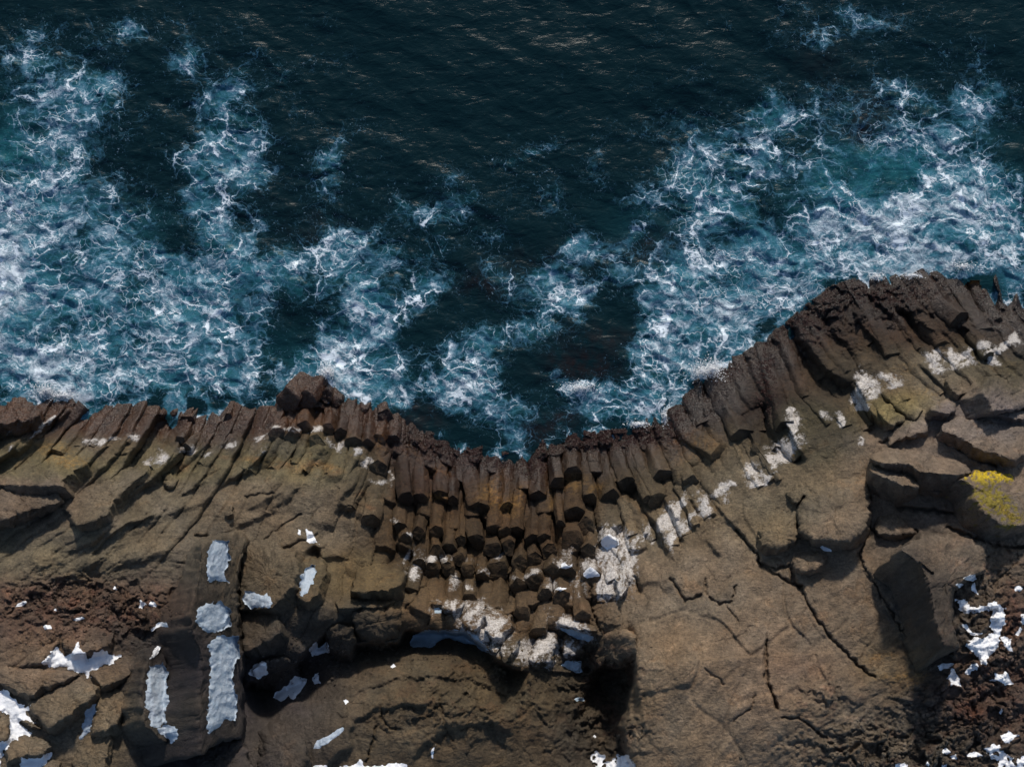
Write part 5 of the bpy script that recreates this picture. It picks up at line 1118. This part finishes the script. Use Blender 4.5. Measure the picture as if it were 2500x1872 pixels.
# ------------------------------------------------------------------ the sea
FOAM = [(60,130,110,90,.45),(130,330,150,150,.62),(230,230,110,60,.4),(60,520,150,130,.75),(0,680,130,190,1.05),(250,540,170,100,.55),(330,620,140,60,.6),(200,740,280,90,.72),(450,790,180,100,.72),
 (560,680,120,80,.62),(100,890,240,70,.98),(370,920,240,55,.75),(600,900,70,90,.55),(620,480,260,200,.22),(800,300,200,200,.10),(1250,500,300,60,.08),(1150,650,200,120,.22),(1450,720,200,60,.25),(330,75,110,40,.45),(430,40,60,24,.4,-10),(480,160,60,50,.34),(530,240,60,60,.32),(590,320,60,90,.34),(600,410,60,60,.3),
 (540,500,70,90,.42),(640,210,90,30,.3,20),(500,350,120,90,.25),(810,400,40,60,.35),(700,640,130,50,.55,15),(820,590,120,26,.4,12),(900,640,110,50,.42),(880,700,60,40,.55),(760,760,120,60,.35),(880,780,70,110,.6),
 (800,860,60,70,.65),(900,920,90,60,.75),(960,960,60,50,.7),(1000,560,120,90,.2),(1120,490,90,90,.28),(1290,380,110,22,.4,15),(1350,420,120,80,.2),(1030,700,90,40,.4),(1170,830,110,40,.45,20),
 (1180,880,120,50,.62,35),(1300,800,90,30,.5,35),(1350,820,60,30,.5),(1120,960,110,50,.62),(1220,1000,110,40,.5),(1240,1060,60,40,.55),(1280,1095,26,24,.85),(1350,910,50,20,.5),(1420,945,70,26,.85),
 (1500,960,120,40,.65),(1480,1010,110,30,.6),(1590,980,50,50,.75),(1400,690,70,40,.5),(1450,620,90,30,.6),(1550,580,60,30,.55,40),(1360,720,40,60,.55),(1500,680,110,24,.4,20),(1420,760,80,20,.3),
 (1600,850,60,90,.75),(1650,780,90,80,.72),(1700,860,90,50,.85),(1690,905,60,16,1.0),(1780,760,100,70,.8),(1880,720,100,60,.85,20),(1850,640,120,60,.72),(1700,640,120,70,.55),(1750,520,120,110,.5),(1680,430,80,90,.42),
 (1820,400,140,110,.52),(1620,330,60,120,.25),(1900,300,150,60,.45),(2000,560,160,70,.7),(2000,640,110,50,.75),(2050,450,120,120,.45),(2100,230,110,60,.42),(2220,260,60,60,.35),(2000,90,120,50,.38),(1990,30,90,30,.35),
 (2190,60,90,40,.25),(2260,330,110,60,.6),(2160,330,80,60,.5),(2400,250,100,70,.6),(2330,420,80,90,.8),(2260,500,150,46,1.05),(2160,560,170,55,1.0),(2250,620,150,50,.9),(2390,540,110,60,.85),(2470,600,60,100,.75),(2470,700,50,70,.85),(2420,450,80,80,.75),
 (2120,650,90,22,1.0),(2240,655,90,26,1.0),(2350,630,70,20,.95),(1810,850,24,18,.95),(1960,725,60,26,.8,35),(150,955,90,24,1.05),(210,975,60,22,1.0),(440,985,16,24,.9),(540,1005,26,20,.9),(245,1000,14,14,.9),(800,905,26,26,1.0),(690,905,30,20,.5),
 (870,960,70,14,.9),(985,990,30,14,.5),(1270,840,50,60,-.5),(700,780,60,60,-.5),(610,740,30,80,-.4),(1500,780,60,50,-.8),(1450,880,90,40,-.6),(1790,560,40,30,-.3),(440,580,50,40,-.6)]
AQUA = [(2130,430,190,110,1.0),(2250,450,120,80,.7),(0,600,120,220,1.0),(90,760,130,90,.6),(330,560,80,60,.4),(140,890,200,70,.9),(30,350,70,120,.6),(2400,520,150,130,.7),(780,880,120,50,.5),(470,830,120,60,.55),(2480,640,60,90,.6),(1660,890,90,60,.6),(1950,640,200,80,.4),(300,800,200,80,.35),(60,470,90,60,.6),(1480,1000,90,30,.5),(1300,1030,60,50,.15),(900,900,120,50,.4),(1600,540,120,60,.35),(2350,560,120,60,.6)]
REEF = [(1190,700,70,30,.9),(1420,890,90,50,1),(1580,600,60,50,.9),(1350,640,160,40,.4),(1010,1020,60,40,.8),(1320,1060,60,30,.8),(2100,300,80,60,.8),(2120,290,40,70,.6),(1370,1020,60,30,.8),(2010,150,70,60,.4),(770,560,90,50,.3),(1480,820,100,30,.5),(200,470,100,70,.25),(600,440,90,50,.3)]
def build_sea():
    gu = axis(-60, 2560, -160000, 160000, 4.0); gv = axis(-60, 1180, -160000, 1500, 4.0)
    U, V = np.meshgrid(gu, gv)
    near = ((U > -2500) & (U < 5000) & (V > -2500)).astype(float)
    def gr(L):
        r = np.zeros(U.shape); m = near > 0; r[m] = gsum(U[m] + 22 * perlin(U[m] / 70, V[m] / 70, 7) + 8 * perlin(U[m] / 25, V[m] / 25, 17), V[m] + 22 * perlin(U[m] / 70, V[m] / 70, 8) + 8 * perlin(U[m] / 25, V[m] / 25, 18), L); return r
    foam = gr(FOAM) * 1.12 + .9 * gr([(620,250,320,240,.27),(1050,560,380,160,.20),(1850,220,420,260,.26),(350,120,300,140,.28),(2350,120,250,160,.22),(1500,480,200,200,.18),(850,820,320,150,.30),(1150,880,260,110,.22),(560,560,200,160,.24),(1250,720,300,120,.14),(1600,700,260,200,.2)]) * np.clip(.5 + 1.3 * perlin(U / 110, V / 90, 41), 0, 1.4)
    sd = -sdpoly(U, V, SHPOLY)
    rim = np.exp(-(np.maximum(sd, 0) / 20.0) ** 1.5)
    rim = rim * np.clip(.30 + .4 * (1 - np.exp(-((U - 1150) / 300) ** 2)) + .9 * perlin(U / 60, V / 60, 27) + .3 * (foam > .3), 0, 1) * near
    foam = np.clip(np.maximum(foam, rim * .95), 0, 1.1)
    # waves: a low swell running to the upper left, smaller chop over it
    a = np.radians(28); x = U / PXM; y = V / PXM
    xr = x * math.cos(a) + y * math.sin(a); yr = -x * math.sin(a) + y * math.cos(a)
    z = .13 * fbm(xr / 7, yr / 3.2, 3, 300) + .03 * (ridged(xr / 2.4 + .4 * perlin(x, y, 5), yr / 1.3 + .4 * perlin(x, y, 6), 3, 310) - .5) + .07 * foam * fbm(x / .8, y / .8, 3, 320)
    z = z + (.015 + .13 * np.clip(foam, 0, 1)) * (ridged(xr / 1.9 + .5 * perlin(x, y, 5), yr / 1.2 + .5 * perlin(x, y, 6), 3, 330) - .5)
    z = z * near * sstep(0, 30, sd) * 1.2
    X = P(U, V, z * 1.0)
    keep = (sd < -40)
    F = grid_faces(len(gu), len(gv))
    F = F[~keep.ravel()[F].all(1)]
    Vx, F, f_, a_, r_ = compact(X.reshape(-1, 3), F, foam.ravel(), gr(AQUA).ravel(), gr(REEF).ravel())
    me = mesh_np('sea_water', Vx, F)
    for n, arr in (('foam', f_), ('aqua', a_), ('reef', r_)):
        me.attributes.new(n, 'FLOAT', 'POINT').data.foreach_set('value', arr.astype(np.float32))
    link('sea_water', me, SEA, kind='structure')
build_sea()

# spray thrown up where waves break on the rock
def spray(label, spots, n):
    T = np.array([(1, 1, 1), (1, -1, -1), (-1, 1, -1), (-1, -1, 1)], float)
    TF = np.array([(0, 1, 2), (0, 3, 1), (0, 2, 3), (1, 3, 2)])
    Vs = []; Fs = []; k = 0
    for (u, v, ru, rv, h) in spots:
        for _ in range(int(n * 2.2)):
            a = rng.rand() * 6.283; r = abs(rng.randn()) * .62
            x = u + ru * r * math.cos(a); y = v + rv * r * math.sin(a)
            z = h * max(0, 1 - r * .7) * rng.rand() + max(0, float(gz(x, y))) + .05
            s = .007 + .02 * rng.rand() ** 3
            q = P(np.array(x), np.array(y), np.array(z))
            R = rng.randn(3, 3); R, _r = np.linalg.qr(R)
            Vs.append(q + (T * s) @ R); Fs.append(TF + 4 * k); k += 1
    me = mesh_np('sea_spray', np.concatenate(Vs), np.concatenate(Fs), smooth=False)
    link('sea_spray', me, FOAMM, label, 'sea spray', kind='stuff')
spray('white fan of droplets bursting over the dark rock step in the right shore', [(1715,905,40,22,1.0),(1740,900,26,26,1.1)], 620)
spray('round burst of droplets beside the jutting sea boulder', [(800,908,18,18,.8)], 500)
spray('low white spray along the left shore edge', [(112,952,26,18,.5),(150,965,50,12,.4)], 500)
spray('splash of droplets along the far right shore', [(2230,672,40,10,.6),(2350,650,40,12,.5),(2140,675,20,10,.4)], 260)
spray('fine splash where the surge meets the bay wall', [(1415,945,46,14,.6),(1560,1035,26,8,.4),(1625,1015,8,20,.4)], 320)

# ------------------------------------------------------------------ light, sky, camera
EL, AZ = math.radians(26), math.radians(86)      # the sun stands over the open sea
w = bpy.data.worlds.new('World'); scn.world = w; w.use_nodes = True
nt = w.node_tree; bg = nt.nodes['Background']; sky = nt.nodes.new('ShaderNodeTexSky'); sky.sky_type = 'NISHITA'; sky.sun_disc = False
sky.sun_elevation = EL; sky.sun_rotation = math.pi / 2 - AZ; sky.air_density = 1.0; sky.dust_density = .6
nt.links.new(sky.outputs[0], bg.inputs[0]); bg.inputs[1].default_value = .13
sl = bpy.data.lights.new('sun', 'SUN'); sl.energy = 3.5; sl.angle = math.radians(4.0); sl.color = (1, .91, .80)
so = bpy.data.objects.new('sun', sl); COL.objects.link(so)
dv = Vector((math.cos(AZ) * math.cos(EL), math.sin(AZ) * math.cos(EL), math.sin(EL)))
so.rotation_euler = dv.to_track_quat('Z', 'Y').to_euler(); so.location = (0, 30, 40)
cd = bpy.data.cameras.new('camera'); co = bpy.data.objects.new('camera', cd); COL.objects.link(co)
co.location = (0, 0, HC); co.rotation_euler = (0, 0, 0); cd.sensor_width = 36; cd.lens = 36 * HC / 50.0; cd.clip_end = 6000
scn.camera = co
vs = scn.view_settings; vs.view_transform = 'Standard'; vs.look = 'None'; vs.exposure = 0; vs.gamma = 1
scn.render.resolution_x = 1024; scn.render.resolution_y = 766
